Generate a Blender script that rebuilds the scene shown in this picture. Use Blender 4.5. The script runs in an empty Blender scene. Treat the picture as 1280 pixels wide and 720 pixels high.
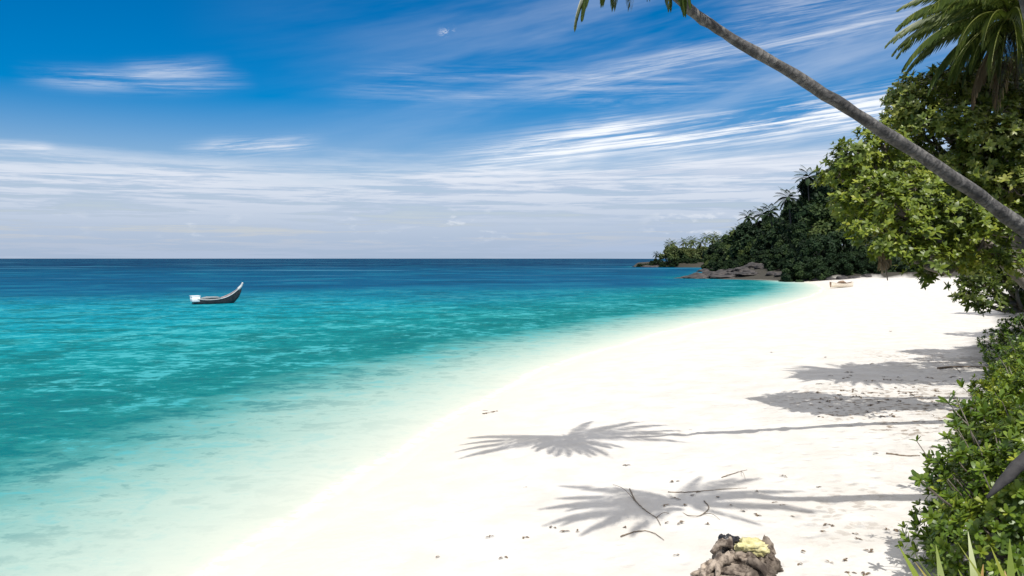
import bpy, math, random
import numpy as np
from mathutils import Vector, noise as mnoise

rng = np.random.default_rng(7)
random.seed(7)
S = bpy.context.scene
COL = S.collection
F = 1005.0
CAMZ = 5.0
PITCH = math.atan(37 / F)

# ------------------------------------------------------------------ camera
cd = bpy.data.cameras.new('camera')
cam = bpy.data.objects.new('camera', cd)
COL.objects.link(cam)
cam.location = (0, 0, CAMZ)
cam.rotation_euler = (math.pi / 2 - PITCH, 0, 0)
cd.sensor_width = 36
cd.lens = 36 * F / 1280
cd.clip_end = 60000
cd.clip_start = 0.1
S.camera = cam


def P(px, py, d):
    """pixel of the photograph (1280x720) at forward distance d -> world point"""
    u, v = (px - 640) / F, (360 - py) / F
    y = math.cos(PITCH) + v * math.sin(PITCH)
    z = -math.sin(PITCH) + v * math.cos(PITCH)
    return np.array([u * d / y, d, CAMZ + z * d / y])


def smooth(a, b, x):
    t = np.clip((np.asarray(x, float) - a) / (b - a), 0, 1)
    return t * t * (3 - 2 * t)


# ------------------------------------------------------------------ shore and terrain height
SH = [(-60, -40), (-20, -17), (0, -7.5), (8, -5.2), (12.66, -4.1), (14.9, -3.6), (18.1, -2.8), (23.2, -1.9), (30.1, -.3),
      (43, 4.8), (57.8, 13), (81, 26.5), (107, 40.5), (135, 53), (160, 61), (176, 63), (190, 54), (200, 45), (212, 46),
      (235, 60), (300, 82), (420, 108), (446, 100), (458, 78), (475, 70), (495, 76), (520, 110), (600, 320), (2000, 2200),
      (30000, 2600)]
_yy = np.concatenate([np.arange(-60, 700, .5), np.geomspace(700, 30000, 200)])
_xx = np.interp(_yy, [a for a, b in SH], [b for a, b in SH])
_k = np.ones(17) / 17
_n = 1520
for _ in range(2):
    _t = np.pad(_xx[:_n], 8, mode='reflect', reflect_type='odd')
    _xx[:_n] = np.convolve(_t, _k, 'valid')


def xs(y):
    return np.interp(y, _yy, _xx)


_cos = 1 / np.sqrt(1 + np.clip(np.gradient(_xx, _yy), -4, 4) ** 2)


def cosphi(y):
    return np.interp(y, _yy, _cos)


VG = [(-60, 4.0), (0, 4.0), (8, 4.4), (10, 5.2), (17.7, 9.6), (27, 15.5), (36, 20), (45, 27), (70, 42), (110, 68), (150, 90),
      (160, 88), (168, 74), (174, 60), (185, 56), (200, 53), (212, 54), (235, 66), (300, 88), (420, 114), (446, 112), (475, 92),
      (495, 95), (520, 120), (600, 330), (30000, 3000)]


def xveg(y):
    return np.interp(y, [a for a, b in VG], [b for a, b in VG])


_wd = [(math.cos(a), math.sin(a), random.random() * 6.28) for a in np.linspace(0, 2.9, 9)]


def wavy(x, y, wl):
    r = 0
    for i, (c, s, p) in enumerate(_wd):
        k = 6.283 / wl * (0.7 + .13 * i)
        r = r + np.sin(k * (c * x + s * y) + p * 3)
    return r / 9


def ground(x, y):
    x = np.asarray(x, float); y = np.asarray(y, float)
    s = (x - xs(y)) * cosphi(y)
    sea = np.minimum(s, 0)
    seab = -(1.6 * (1 - np.exp(sea / 14)) + np.clip(-sea - 20, 0, 400) * .012)
    land = .95 * (1 - np.exp(-np.maximum(s, 0) / 7.5)) + .010 * np.clip(s - 8, 0, 30)
    z = np.where(s < 0, seab, land)
    v = x - xveg(y)
    z = z + np.where(s > .5, .07 * wavy(x, y, 6) * smooth(.5, 6, s) + .025 * wavy(x + 9, y, 1.7) * smooth(1, 5, s), 0)
    z = z + .035 * wavy(x + 3, y, 4.2) * smooth(-4, -1, s) * smooth(4, 1, s)
    z = z + 1.1 * smooth(-.5, 9, v) * smooth(420, 300, y)
    # bank the photographer stands on
    z = z + 2.0 * smooth(9.0, 2.5, y) * smooth(-8, -2, x)
    # wooded hill behind the end of the beach
    z = z + 13 * smooth(0, 70, v) * smooth(172, 215, y) * smooth(420, 330, y)
    # low rocky shelf of the far point
    z = z + 2.2 * smooth(0, 4, s) * smooth(440, 455, y) + 1.2 * smooth(10, 60, s) * smooth(440, 460, y)
    return z


def gz(x, y):
    return float(ground(x, y))


def G(px, py):
    """pixel -> point on the terrain"""
    d0 = None
    for d in np.geomspace(5, 900, 4000):
        p = P(px, py, d)
        if p[2] <= gz(p[0], p[1]) or (p[2] <= 0):
            return p
    return P(px, py, 200)


# ------------------------------------------------------------------ node helper
class NT:
    def __init__(s, tree):
        s.t = tree; s.n = tree.nodes; s.l = tree.links

    def new(s, typ, **kw):
        nd = s.n.new(typ)
        for k, v in kw.items():
            setattr(nd, k, v)
        return nd

    def put(s, sock, val):
        if val is None: return
        if isinstance(val, bpy.types.NodeSocket): s.l.new(val, sock)
        elif isinstance(val, (tuple, list)):
            if len(val) == 3 and sock.type == 'RGBA': val = (*val, 1)
            sock.default_value = val
        else: sock.default_value = val

    def m(s, op, a, b=None, c=None, clamp=False):
        nd = s.new('ShaderNodeMath', operation=op, use_clamp=clamp)
        for i, v in enumerate((a, b, c)): s.put(nd.inputs[i], v)
        return nd.outputs[0]

    def vm(s, op, a, b=None):
        nd = s.new('ShaderNodeVectorMath', operation=op)
        s.put(nd.inputs[0], a); s.put(nd.inputs[1], b)
        return nd.outputs[0]

    def xyz(s, x, y, z=0.0):
        nd = s.new('ShaderNodeCombineXYZ')
        for i, v in enumerate((x, y, z)): s.put(nd.inputs[i], v)
        return nd.outputs[0]

    def sep(s, v):
        nd = s.new('ShaderNodeSeparateXYZ'); s.put(nd.inputs[0], v)
        return nd.outputs

    def noise(s, vec, scale=1, detail=3, rough=.5, dist=0.):
        nd = s.new('ShaderNodeTexNoise')
        s.put(nd.inputs['Vector'], vec); s.put(nd.inputs['Scale'], scale)
        s.put(nd.inputs['Detail'], detail); s.put(nd.inputs['Roughness'], rough); s.put(nd.inputs['Distortion'], dist)
        return nd.outputs[0]

    def ss(s, x, a, b, lo=0., hi=1.):
        nd = s.new('ShaderNodeMapRange', interpolation_type='SMOOTHSTEP')
        s.put(nd.inputs[0], x); s.put(nd.inputs[1], a); s.put(nd.inputs[2], b); s.put(nd.inputs[3], lo); s.put(nd.inputs[4], hi)
        return nd.outputs[0]

    def ramp(s, fac, stops, interp='LINEAR'):
        nd = s.new('ShaderNodeValToRGB'); s.put(nd.inputs[0], fac)
        cr = nd.color_ramp; cr.interpolation = interp
        while len(cr.elements) < len(stops): cr.elements.new(.5)
        for e, (p, c) in zip(cr.elements, stops):
            e.position = p; e.color = (*c, 1) if len(c) == 3 else c
        return nd.outputs[0]

    def mix(s, f, a, b, blend='MIX'):
        nd = s.new('ShaderNodeMix', data_type='RGBA', blend_type=blend)
        s.put(nd.inputs[0], f); s.put(nd.inputs[6], a); s.put(nd.inputs[7], b)
        return nd.outputs[2]

    def bump(s, h, strength, dist, normal=None):
        nd = s.new('ShaderNodeBump')
        s.put(nd.inputs['Strength'], strength); s.put(nd.inputs['Distance'], dist); s.put(nd.inputs['Height'], h)
        if normal is not None: s.put(nd.inputs['Normal'], normal)
        return nd.outputs[0]

    def bsdf(s, **kw):
        nd = s.new('ShaderNodeBsdfPrincipled')
        for k, v in kw.items(): s.put(nd.inputs[k.replace('_', ' ')], v)
        return nd.outputs[0]


def material(name):
    m = bpy.data.materials.new(name); m.use_nodes = True
    nt = NT(m.node_tree); nt.n.clear()
    out = nt.new('ShaderNodeOutputMaterial')
    return m, nt, out


def finish(nt, out, sh):
    nt.l.new(sh, out.inputs[0])


def attr(nt, name):
    nd = nt.new('ShaderNodeAttribute'); nd.attribute_name = name
    return nd.outputs['Fac']


def mat_leaf(name, stops, rough=.42, trans=.28, spec=.4, tcol=None):
    m, nt, out = material(name)
    v = attr(nt, 'var')
    col = nt.ramp(v, stops)
    b = nt.bsdf(Base_Color=col, Roughness=rough)
    b.node.inputs['Specular IOR Level'].default_value = spec
    tr = nt.new('ShaderNodeBsdfTranslucent')
    nt.put(tr.inputs[0], nt.mix(.6, col, tcol or (.16, .22, .02)))
    mx = nt.new('ShaderNodeMixShader'); mx.inputs[0].default_value = trans
    nt.l.new(b, mx.inputs[1]); nt.l.new(tr.outputs[0], mx.inputs[2])
    finish(nt, out, mx.outputs[0])
    return m


def mat_bark(name, c1, c2, ring=0., scale=6., wid=.2):
    m, nt, out = material(name)
    tc = nt.new('ShaderNodeTexCoord').outputs['Object']
    n1 = nt.noise(tc, scale, 6, .65); n2 = nt.noise(tc, scale * .22, 3, .5)
    col = nt.mix(nt.ss(n1, .5 - wid, .5 + wid), c1, c2)
    col = nt.mix(nt.ss(n2, .35, .75), col, tuple(x * .55 for x in c1))
    h = n1
    if ring:
        r = attr(nt, 'len')
        w = nt.m('SINE', nt.m('MULTIPLY', nt.m('ADD', r, nt.m('ADD', nt.m('MULTIPLY', n2, .8), nt.m('MULTIPLY', n1, .12))), ring))
        h = nt.m('ADD', n1, nt.m('MULTIPLY', w, .25))
        col = nt.mix(nt.m('MULTIPLY', nt.ss(w, .4, 1.), .55), col, tuple(x * .4 for x in c1))
    finish(nt, out, nt.bsdf(Base_Color=col, Roughness=.85, Normal=nt.bump(h, .7, .03)))
    return m


def mat_plain(name, c1, c2, scale=8., rough=.7, bump=.3, bd=.02):
    m, nt, out = material(name)
    tc = nt.new('ShaderNodeTexCoord').outputs['Object']
    n1 = nt.noise(tc, scale, 5, .6)
    finish(nt, out, nt.bsdf(Base_Color=nt.mix(nt.ss(n1, .3, .7), c1, c2), Roughness=rough, Normal=nt.bump(n1, bump, bd)))
    return m


# ------------------------------------------------------------------ mesh helpers
def mesh_from(name, V, faces, mat, attrs=None, smoothf=False):
    me = bpy.data.meshes.new(name)
    V = np.asarray(V, np.float32)
    if isinstance(faces, np.ndarray):
        n, k = faces.shape
        me.vertices.add(len(V)); me.vertices.foreach_set('co', V.ravel())
        me.loops.add(n * k); me.loops.foreach_set('vertex_index', faces.ravel().astype(np.int32))
        me.polygons.add(n)
        me.polygons.foreach_set('loop_start', np.arange(0, n * k, k, dtype=np.int32))
        me.update(calc_edges=True); me.validate()
    else:
        me.from_pydata([tuple(v) for v in V], [], faces); me.update()
    if smoothf:
        me.polygons.foreach_set('use_smooth', np.ones(len(me.polygons), bool))
    for k, a in (attrs or {}).items():
        at = me.attributes.new(k, 'FLOAT', 'POINT'); at.data.foreach_set('value', np.asarray(a, np.float32))
    me.materials.append(mat)
    return me


def link(name, me, parent=None, loc=(0, 0, 0)):
    o = bpy.data.objects.new(name, me); COL.objects.link(o)
    o.location = loc
    if parent: o.parent = parent
    return o


def tag(o, label, cat, group=None):
    o['label'] = label; o['category'] = cat
    if group: o['group'] = group
    return o


def empty(name, loc, label, cat, group=None, rz=0., sc=1.):
    o = bpy.data.objects.new(name, None); COL.objects.link(o)
    o.location = tuple(float(v) for v in loc); o.rotation_euler = (0, 0, rz)
    o.scale = (sc, sc, sc) if not isinstance(sc, tuple) else sc
    o.empty_display_size = .2
    return tag(o, label, cat, group)


def structure(o):
    o['kind'] = 'structure'; return o


def dup(root, loc, rz=0., sc=1., label=None):
    r = root.copy(); COL.objects.link(r)
    r.location = tuple(float(v) for v in loc); r.rotation_euler = (0, 0, rz)
    r.scale = (sc, sc, sc) if not isinstance(sc, tuple) else sc
    if label: r['label'] = label
    for ch in list(root.children):
        c = ch.copy(); COL.objects.link(c); c.parent = r
        for g in list(ch.children):
            d = g.copy(); COL.objects.link(d); d.parent = c
    return r


def norm(v):
    return v / np.maximum(np.linalg.norm(v, axis=-1, keepdims=True), 1e-9)


class Geo:
    """collects pieces of one mesh"""
    def __init__(s): s.V = []; s.Q = []; s.A = []; s.L = []; s.n = 0

    def add(s, V, Q, var=0., ln=0.):
        s.V.append(V); s.Q.append(Q + s.n)
        s.A.append(np.broadcast_to(np.asarray(var, float), (len(V),)).copy())
        s.L.append(np.broadcast_to(np.asarray(ln, float), (len(V),)).copy())
        s.n += len(V)

    def mesh(s, name, mat, off=(0, 0, 0), smoothf=True):
        V = np.concatenate(s.V) - np.asarray(off)
        return mesh_from(name, V, np.concatenate(s.Q), mat, {'var': np.concatenate(s.A), 'len': np.concatenate(s.L)}, smoothf)


def tube(geo, pts, rad, n=8, lump=0., cap=True, ring=0.):
    pts = np.asarray(pts, float); rad = np.asarray(rad, float)
    T = norm(np.gradient(pts, axis=0))
    up = np.array([0, 0, 1.]) if abs(T[0][2]) < .9 else np.array([1., 0, 0])
    a = norm(np.cross(T[0], up)); V = []
    seg = np.concatenate([[0], np.cumsum(np.linalg.norm(np.diff(pts, axis=0), axis=1))])
    ph = np.arange(n) * 2 * math.pi / n
    for i in range(len(pts)):
        a = norm(a - T[i] * np.dot(a, T[i])); b = np.cross(T[i], a)
        r = rad[i] * (1 + lump * rng.normal(size=n) + ring * math.sin(seg[i] * 40))
        V.append(pts[i] + np.outer(np.cos(ph) * r, a) + np.outer(np.sin(ph) * r, b))
    V = np.concatenate(V); Q = []
    for i in range(len(pts) - 1):
        for k in range(n):
            Q.append((i * n + k, i * n + (k + 1) % n, (i + 1) * n + (k + 1) % n, (i + 1) * n + k))
    L = np.repeat(seg, n)
    if cap:
        for i0, c in ((0, pts[0]), ((len(pts) - 1) * n, pts[-1])):
            V = np.concatenate([V, c[None]]); L = np.append(L, L[i0]); ci = len(V) - 1
            for k in range(0, n, 2):
                q = (i0 + k, i0 + (k + 1) % n, i0 + (k + 2) % n, ci)
                Q.append(q if i0 else q[::-1])
    geo.add(V, np.array(Q), 0, L)


def curve(pts, n):
    """Catmull-Rom through pts"""
    pts = np.asarray(pts, float)
    p = np.concatenate([[2 * pts[0] - pts[1]], pts, [2 * pts[-1] - pts[-2]]]); out = []
    m = len(pts) - 1
    for t in np.linspace(0, m, n):
        i = min(int(t), m - 1); f = t - i
        a, b, c, d = p[i:i + 4]
        out.append(.5 * (2 * b + (c - a) * f + (2 * a - 5 * b + 4 * c - d) * f * f + (3 * b - a - 3 * c + d) * f ** 3))
    return np.array(out)


def leaves(geo, C, Fd, U, L, W, var, prof=(.35, 1, .8, .05), droop=.25, fold=0.):
    """strips: C base points, Fd forward, U up; prof = width profile"""
    N = len(C); Fd = norm(Fd); Sd = norm(np.cross(Fd, U)); Un = np.cross(Sd, Fd)
    K = len(prof)
    V = np.zeros((N, K, 2, 3))
    L = np.broadcast_to(L, (N,)); W = np.broadcast_to(W, (N,)); dr = np.broadcast_to(droop, (N,))
    for k in range(K):
        t = k / (K - 1)
        c = C + Fd * (L * t)[:, None] - Un * (dr * L * t * t)[:, None]
        w = Sd * (W * .5 * prof[k])[:, None]
        tilt = Un * (W * .5 * prof[k] * fold)[:, None]
        V[:, k, 0] = c - w + tilt; V[:, k, 1] = c + w - tilt * 0 + tilt
    base = np.arange(N)[:, None] * K * 2
    Q = np.concatenate([np.stack([base[:, 0] + 2 * k, base[:, 0] + 2 * k + 1, base[:, 0] + 2 * k + 3, base[:, 0] + 2 * k + 2], 1)
                        for k in range(K - 1)])
    geo.add(V.reshape(-1, 3), Q, np.repeat(np.clip(var, 0, 1), K * 2))


def rand_dirs(n):
    return norm(rng.normal(size=(n, 3)))


def rosettes(geo, C, A, n, L, W, cvar, spread=(35, 85), prof=(.35, 1, .85, .1), droop=.3, jit=.12):
    """n leaves round each axis A at each point C"""
    m = len(C); A = norm(A)
    B = norm(np.cross(A, rand_dirs(m))); D = np.cross(A, B)
    C2 = np.repeat(C, n, 0); A2 = np.repeat(A, n, 0)
    ph = np.tile(np.arange(n) * 2.4, m) + np.repeat(rng.random(m) * 6.28, n) + rng.normal(size=m * n) * .2
    an = np.radians(np.tile(np.linspace(spread[0], spread[1], n), m) + rng.normal(size=m * n) * 8)
    R = np.repeat(B, n, 0) * np.cos(ph)[:, None] + np.repeat(D, n, 0) * np.sin(ph)[:, None]
    Fd = A2 * np.cos(an)[:, None] + R * np.sin(an)[:, None]
    Up = A2 * np.sin(an)[:, None] - R * np.cos(an)[:, None]
    sc = (1 + rng.normal(size=m * n) * .15) * np.repeat(np.clip(1 + rng.normal(size=m) * .2, .6, 1.5), n)
    var = np.repeat(cvar, n) + rng.normal(size=m * n) * jit
    leaves(geo, C2, Fd, Up, L * sc, W * sc, var, prof, droop)


def blob_points(n, c, r, lo=.55, zmin=-.75):
    d = rand_dirs(n * 3 + 8); d = d[d[:, 2] > zmin][:n]
    q = lo + (1 - lo) * rng.random(len(d)) ** .5
    return c + d * q[:, None] * np.asarray(r), d


# ------------------------------------------------------------------ materials
M = {}
# sand and soil
m, nt, out = material('sand')
pos = nt.new('ShaderNodeNewGeometry').outputs['Position']
px_, py_, pz_ = nt.sep(pos)
n1 = nt.noise(pos, 1.1, 5, .6); n2 = nt.noise(pos, 9, 4, .7); n3 = nt.noise(pos, .25, 3, .5)
col = nt.mix(nt.ss(n1, .3, .7), (.565, .548, .515), (.495, .472, .432))
col = nt.mix(nt.m('MULTIPLY', nt.ss(n2, .58, .75), .35), col, (.48, .43, .36))
wet = nt.ss(nt.m('ADD', pz_, nt.m('MULTIPLY', nt.m('SUBTRACT', n3, .5), .9)), -.05, .38)
col = nt.mix(wet, (.575, .535, .455), col)
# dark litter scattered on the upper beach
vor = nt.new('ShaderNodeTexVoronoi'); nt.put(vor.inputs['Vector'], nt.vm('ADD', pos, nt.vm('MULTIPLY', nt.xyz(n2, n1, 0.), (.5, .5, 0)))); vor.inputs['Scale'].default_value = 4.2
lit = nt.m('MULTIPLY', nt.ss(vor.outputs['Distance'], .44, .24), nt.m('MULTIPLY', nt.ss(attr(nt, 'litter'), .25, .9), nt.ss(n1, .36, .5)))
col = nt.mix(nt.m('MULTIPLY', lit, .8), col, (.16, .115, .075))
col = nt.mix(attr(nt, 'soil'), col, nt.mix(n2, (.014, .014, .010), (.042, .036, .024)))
# footprints
v2 = nt.new('ShaderNodeTexVoronoi'); v2.feature = 'SMOOTH_F1'; v2.inputs['Scale'].default_value = 2.3
nt.put(v2.inputs['Vector'], nt.vm('MULTIPLY', pos, (1, 1.0, .2)))
foot = nt.m('MULTIPLY', nt.ss(v2.outputs['Distance'], .0, .32), nt.ss(pz_, .3, .7))
h = nt.m('ADD', nt.m('ADD', nt.m('MULTIPLY', n1, .6), nt.m('MULTIPLY', n2, .12)), nt.m('MULTIPLY', foot, .35))
rgh = nt.m('ADD', .6, nt.m('MULTIPLY', wet, .35))
finish(nt, out, nt.bsdf(Base_Color=col, Roughness=rgh, Normal=nt.bump(h, .9, nt.m('ADD', .10, nt.m('MULTIPLY', attr(nt, 'litter'), .12)))))
M['sand'] = m

# sea
m, nt, out = material('sea_water')
pos = nt.new('ShaderNodeNewGeometry').outputs['Position']
X, Y, Z = nt.sep(pos)
s_ = attr(nt, 'off')
nA = nt.noise(pos, .06, 4, .55); nB = nt.noise(nt.vm('MULTIPLY', pos, (.35, .5, 1)), 1, 4, .6); nC = nt.noise(pos, .018, 3, .5)
sw = nt.m('ADD', s_, nt.m('MULTIPLY', nt.m('SUBTRACT', nA, .5), nt.ss(s_, 1, 20, 1.5, 14)))
sw = nt.m('ADD', sw, nt.m('MULTIPLY', nt.m('SUBTRACT', nB, .5), nt.ss(s_, 1, 9, .6, 4)))
sw = nt.m('ADD', sw, nt.ss(Y, 174, 190, 0., 16.))
R = lambda v: v / 80.0
col = nt.ramp(nt.m('DIVIDE', sw, 80), [(0, (.585, .55, .47)), (R(.7), (.48, .50, .435)), (R(2.2), (.38, .45, .395)), (R(4.2), (.265, .38, .34)), (R(6.4), (.145, .30, .28)), (R(8.3), (.055, .22, .215)),
              (R(10), (.006, .14, .142)), (R(13), (.002, .122, .128)), (R(22), (.002, .155, .17)), (R(40), (.002, .195, .25)), (R(80), (.002, .18, .265))])
# reef heads on the sea bed
reef = nt.m('MULTIPLY', nt.ss(nt.noise(nt.vm('MULTIPLY', pos, (.22, .26, 1)), 1, 5, .65), .50, .60), nt.ss(sw, 8, 14))
col = nt.mix(nt.m('MULTIPLY', reef, .72), col, (.002, .09, .095))
lite = nt.m('MULTIPLY', nt.ss(nt.noise(nt.vm('MULTIPLY', nt.vm('ADD', pos, (31, 7, 0)), (.11, .17, 1)), 1, 5, .6), .52, .68), nt.ss(sw, 9, 16))
col = nt.mix(nt.m('MULTIPLY', lite, .3), col, (.03, .29, .29))
# ripples: pale sky glints and dark wave faces painted into the colour
rip = nt.noise(nt.vm('MULTIPLY', pos, (.34, .30, 1)), 1.0, 6, .74)
rip2 = nt.noise(nt.vm('MULTIPLY', pos, (.075, .065, 1)), 1.0, 4, .65)
rip3 = nt.noise(nt.vm('MULTIPLY', pos, (1.1, 1.5, 1)), 1.0, 4, .7, .4)
rp = nt.m('ADD', nt.m('ADD', nt.m('MULTIPLY', rip, .42), nt.m('MULTIPLY', rip2, .22)), nt.m('MULTIPLY', rip3, .36))
col = nt.mix(nt.m('MULTIPLY', nt.ss(rp, .505, .575), nt.ss(sw, 1, 13, .10, .78)), col, (.045, .30, .335))
col = nt.mix(nt.m('MULTIPLY', nt.ss(rp, .495, .43), nt.ss(sw, 1, 13, .06, .85)), col, (.001, .10, .115))
# thin broken line of foam where the swash stops
fq = nt.m('DIVIDE', nt.m('SUBTRACT', nt.m('ADD', s_, nt.m('MULTIPLY', nt.m('SUBTRACT', nA, .5), 2.6)), .55), .16)
foam = nt.m('MULTIPLY', nt.m('EXPONENT', nt.m('MULTIPLY', nt.m('MULTIPLY', fq, fq), -1)), nt.ss(nt.noise(pos, 2.4, 5, .7), .42, .58))
col = nt.mix(nt.m('MULTIPLY', foam, .7), col, (.72, .73, .72))
# drop-off to deep water beyond the reef
yy = nt.m('ADD', Y, nt.m('MULTIPLY', nt.m('SUBTRACT', nC, .5), 110))
yy = nt.m('SUBTRACT', yy, nt.m('MULTIPLY', X, .36))
deep = nt.m('MULTIPLY', nt.ss(yy, 62, 165), nt.ss(sw, 6, 34))
col = nt.mix(deep, col, (.0012, .056, .125))
deep2 = nt.m('MULTIPLY', nt.ss(yy, 170, 700), nt.ss(sw, 6, 40))
col = nt.mix(deep2, col, (.001, .022, .065))
big = nt.noise(nt.vm('MULTIPLY', pos, (.006, .02, 1)), 1, 4, .6)
col = nt.mix(nt.m('MULTIPLY', nt.ss(big, .56, .68), nt.m('MULTIPLY', deep, .8)), col, (.05, .17, .26))
far = nt.noise(nt.vm('MULTIPLY', pos, (.035, .05, 1)), 1, 5, .72)
col = nt.mix(nt.m('MULTIPLY', nt.ss(far, .5, .62), nt.m('MULTIPLY', deep, .42)), col, (.010, .15, .225))
col = nt.mix(nt.m('MULTIPLY', nt.ss(far, .48, .38), nt.m('MULTIPLY', deep, .5)), col, (.001, .035, .075))
wv = nt.m('ADD', nt.m('MULTIPLY', nt.noise(nt.vm('MULTIPLY', pos, (.5, .95, 1)), 1, 3, .55), .8), nt.m('MULTIPLY', nt.noise(nt.vm('MULTIPLY', pos, (2.2, 3.4, 1)), 1, 3, .6), .16))
wv = nt.m('MULTIPLY', wv, nt.ss(s_, .5, 14, .12, 1.))
nrm = nt.bump(wv, .8, .5)
df = nt.new('ShaderNodeBsdfDiffuse'); nt.put(df.inputs[0], col); nt.put(df.inputs['Normal'], nt.bump(wv, .25, .5))
tp = nt.new('ShaderNodeBsdfTransparent')
body = nt.new('ShaderNodeMixShader')
nt.put(body.inputs[0], nt.ss(s_, -1.6, -1.1, 0., 1.))
nt.l.new(tp.outputs[0], body.inputs[1]); nt.l.new(df.outputs[0], body.inputs[2])
gl = nt.new('ShaderNodeBsdfGlossy'); gl.inputs['Roughness'].default_value = .12; nt.put(gl.inputs['Normal'], nrm)
fr = nt.new('ShaderNodeFresnel'); fr.inputs[0].default_value = 1.33; nt.put(fr.inputs['Normal'], nrm)
mx = nt.new('ShaderNodeMixShader'); nt.put(mx.inputs[0], nt.m('MINIMUM', nt.m('MULTIPLY', fr.outputs[0], nt.ss(s_, .3, 3, .1, .35)), .045))
nt.l.new(body.outputs[0], mx.inputs[1]); nt.l.new(gl.outputs[0], mx.inputs[2])
finish(nt, out, mx.outputs[0])
M['sea'] = m

M['shrub'] = mat_leaf('shrub_leaf', [(0, (.024, .05, .010)), (.45, (.085, .15, .014)), (.8, (.17, .235, .022)), (1, (.29, .32, .035))], .38, .25)
M['tree'] = mat_leaf('beach_tree_leaf', [(0, (.03, .05, .012)), (.45, (.12, .17, .018)), (.8, (.24, .28, .026)), (1, (.36, .36, .05))], .42, .25)
M['tree2'] = mat_leaf('tall_tree_leaf', [(0, (.018, .036, .010)), (.45, (.085, .125, .02)), (.8, (.18, .215, .03)), (1, (.26, .27, .06))], .42, .22)
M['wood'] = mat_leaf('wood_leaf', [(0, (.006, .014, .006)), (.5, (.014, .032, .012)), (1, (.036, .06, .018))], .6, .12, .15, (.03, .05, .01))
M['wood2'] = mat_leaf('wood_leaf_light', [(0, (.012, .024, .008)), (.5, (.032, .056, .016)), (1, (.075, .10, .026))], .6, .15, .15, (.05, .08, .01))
M['point'] = mat_leaf('point_leaf', [(0, (.025, .05, .018)), (.5, (.06, .09, .03)), (1, (.13, .14, .05))], .6, .2, .2)
M['frond'] = mat_leaf('palm_frond', [(0, (.018, .036, .012)), (.45, (.055, .085, .018)), (.75, (.13, .16, .03)), (1, (.22, .20, .05))], .4, .25)
M['dryfrond'] = mat_leaf('dry_frond', [(0, (.10, .07, .035)), (1, (.26, .20, .12))], .7, .2, .2, (.2, .14, .06))
M['blade'] = mat_leaf('strap_leaf', [(0, (.07, .12, .015)), (.6, (.17, .22, .025)), (.85, (.30, .30, .05)), (1, (.36, .22, .07))], .4, .3)
M['palmbark'] = mat_bark('palm_bark', (.065, .062, .06), (.19, .18, .165), 34., 11)
M['bark'] = mat_bark('tree_bark', (.16, .13, .10), (.28, .25, .21), 0, 5)
M['darkbark'] = mat_bark('dark_bark', (.018, .017, .018), (.04, .038, .038), 0, 6)
M['rock'] = mat_plain('shore_rock', (.009, .009, .011), (.075, .066, .062), .8, .85, .8, .25)
M['drift'] = mat_bark('driftwood', (.05, .034, .024), (.42, .35, .28), 0, 7, .13)
M['twig'] = mat_plain('twig', (.10, .075, .05), (.22, .17, .12), 12)
M['litter'] = mat_plain('dry_leaf', (.075, .05, .03), (.17, .12, .07), 14)
M['hull'] = mat_plain('boat_hull', (.012, .014, .018), (.035, .035, .04), 3, .5)
M['grey'] = mat_plain('boat_grey_paint', (.30, .33, .34), (.42, .44, .44), 4, .55)
M['cover'] = mat_plain('boat_cover', (.13, .16, .17), (.20, .23, .24), 4, .6)
M['white'] = mat_plain('boat_white_panel', (.78, .79, .80), (.84, .84, .84), 3, .5, .1)
M['red'] = mat_plain('boat_rail', (.26, .20, .21), (.36, .31, .31), 5, .6)
M['cream'] = mat_plain('cream_paint', (.70, .62, .50), (.80, .73, .62), 4, .6)
M['brown'] = mat_plain('brown_board', (.13, .08, .05), (.24, .16, .10), 5, .7)
M['yellow'] = mat_plain('yellow_foam', (.40, .36, .15), (.62, .58, .33), 9, .8, .8, .03)
M['black'] = mat_plain('black_plastic', (.006, .006, .008), (.016, .016, .022), 10, .35, .6, .02)
M['coco'] = mat_plain('coconut', (.12, .14, .03), (.22, .17, .05), 4, .5)

# ------------------------------------------------------------------ terrain sheet
ys = np.concatenate([np.arange(-40, 6, 2), np.arange(6, 10, .3), np.arange(10, 27, .13), np.arange(27, 40, .3), np.geomspace(40, 240, 105), np.linspace(242, 700, 100)])
ss_ = np.concatenate([-np.geomspace(160, 4, 22), np.arange(-3.6, 0, .3), np.arange(0, 13, .13), np.geomspace(13, 600, 64)])
YY, SS = np.meshgrid(ys, ss_, indexing='ij')
XX = xs(YY) + SS
ZZ = ground(XX, YY)
# footprints and scuffs pressed into the dry sand
fr_ = np.random.default_rng(21); FP = []
for _ in range(46):
    x, y = fr_.uniform(-2, 13), fr_.uniform(11, 30); a = fr_.uniform(0, 6.28)
    for k in range(int(fr_.integers(3, 12))):
        x += math.cos(a) * .36; y += math.sin(a) * .36; a += fr_.normal() * .12
        o_ = .09 * (1 if k % 2 else -1)
        FP.append((x - math.sin(a) * o_, y + math.cos(a) * o_, a, fr_.uniform(.018, .045), fr_.uniform(.09, .15)))
for _ in range(420):
    FP.append((fr_.uniform(-3, 14), fr_.uniform(10, 32), fr_.uniform(0, 6.28), fr_.uniform(-.03, .04), fr_.uniform(.1, .3)))
dep = np.zeros_like(ZZ)
for (x, y, a, dp, r) in FP:
    i0, i1 = np.searchsorted(ys, (y - .7, y + .7)); sl_ = slice(i0, i1)
    dx_, dy_ = XX[sl_] - x, YY[sl_] - y
    u = (dx_ * math.cos(a) + dy_ * math.sin(a)) / (r * 1.5); v = (-dx_ * math.sin(a) + dy_ * math.cos(a)) / r
    q = u * u + v * v
    dep[sl_] += dp * (-np.exp(-q) + .45 * np.exp(-(np.sqrt(q) - 1.5) ** 2 * 4))
ZZ = ZZ + dep * smooth(.8, 3.0, SS) * smooth(27, 22, YY)
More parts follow.
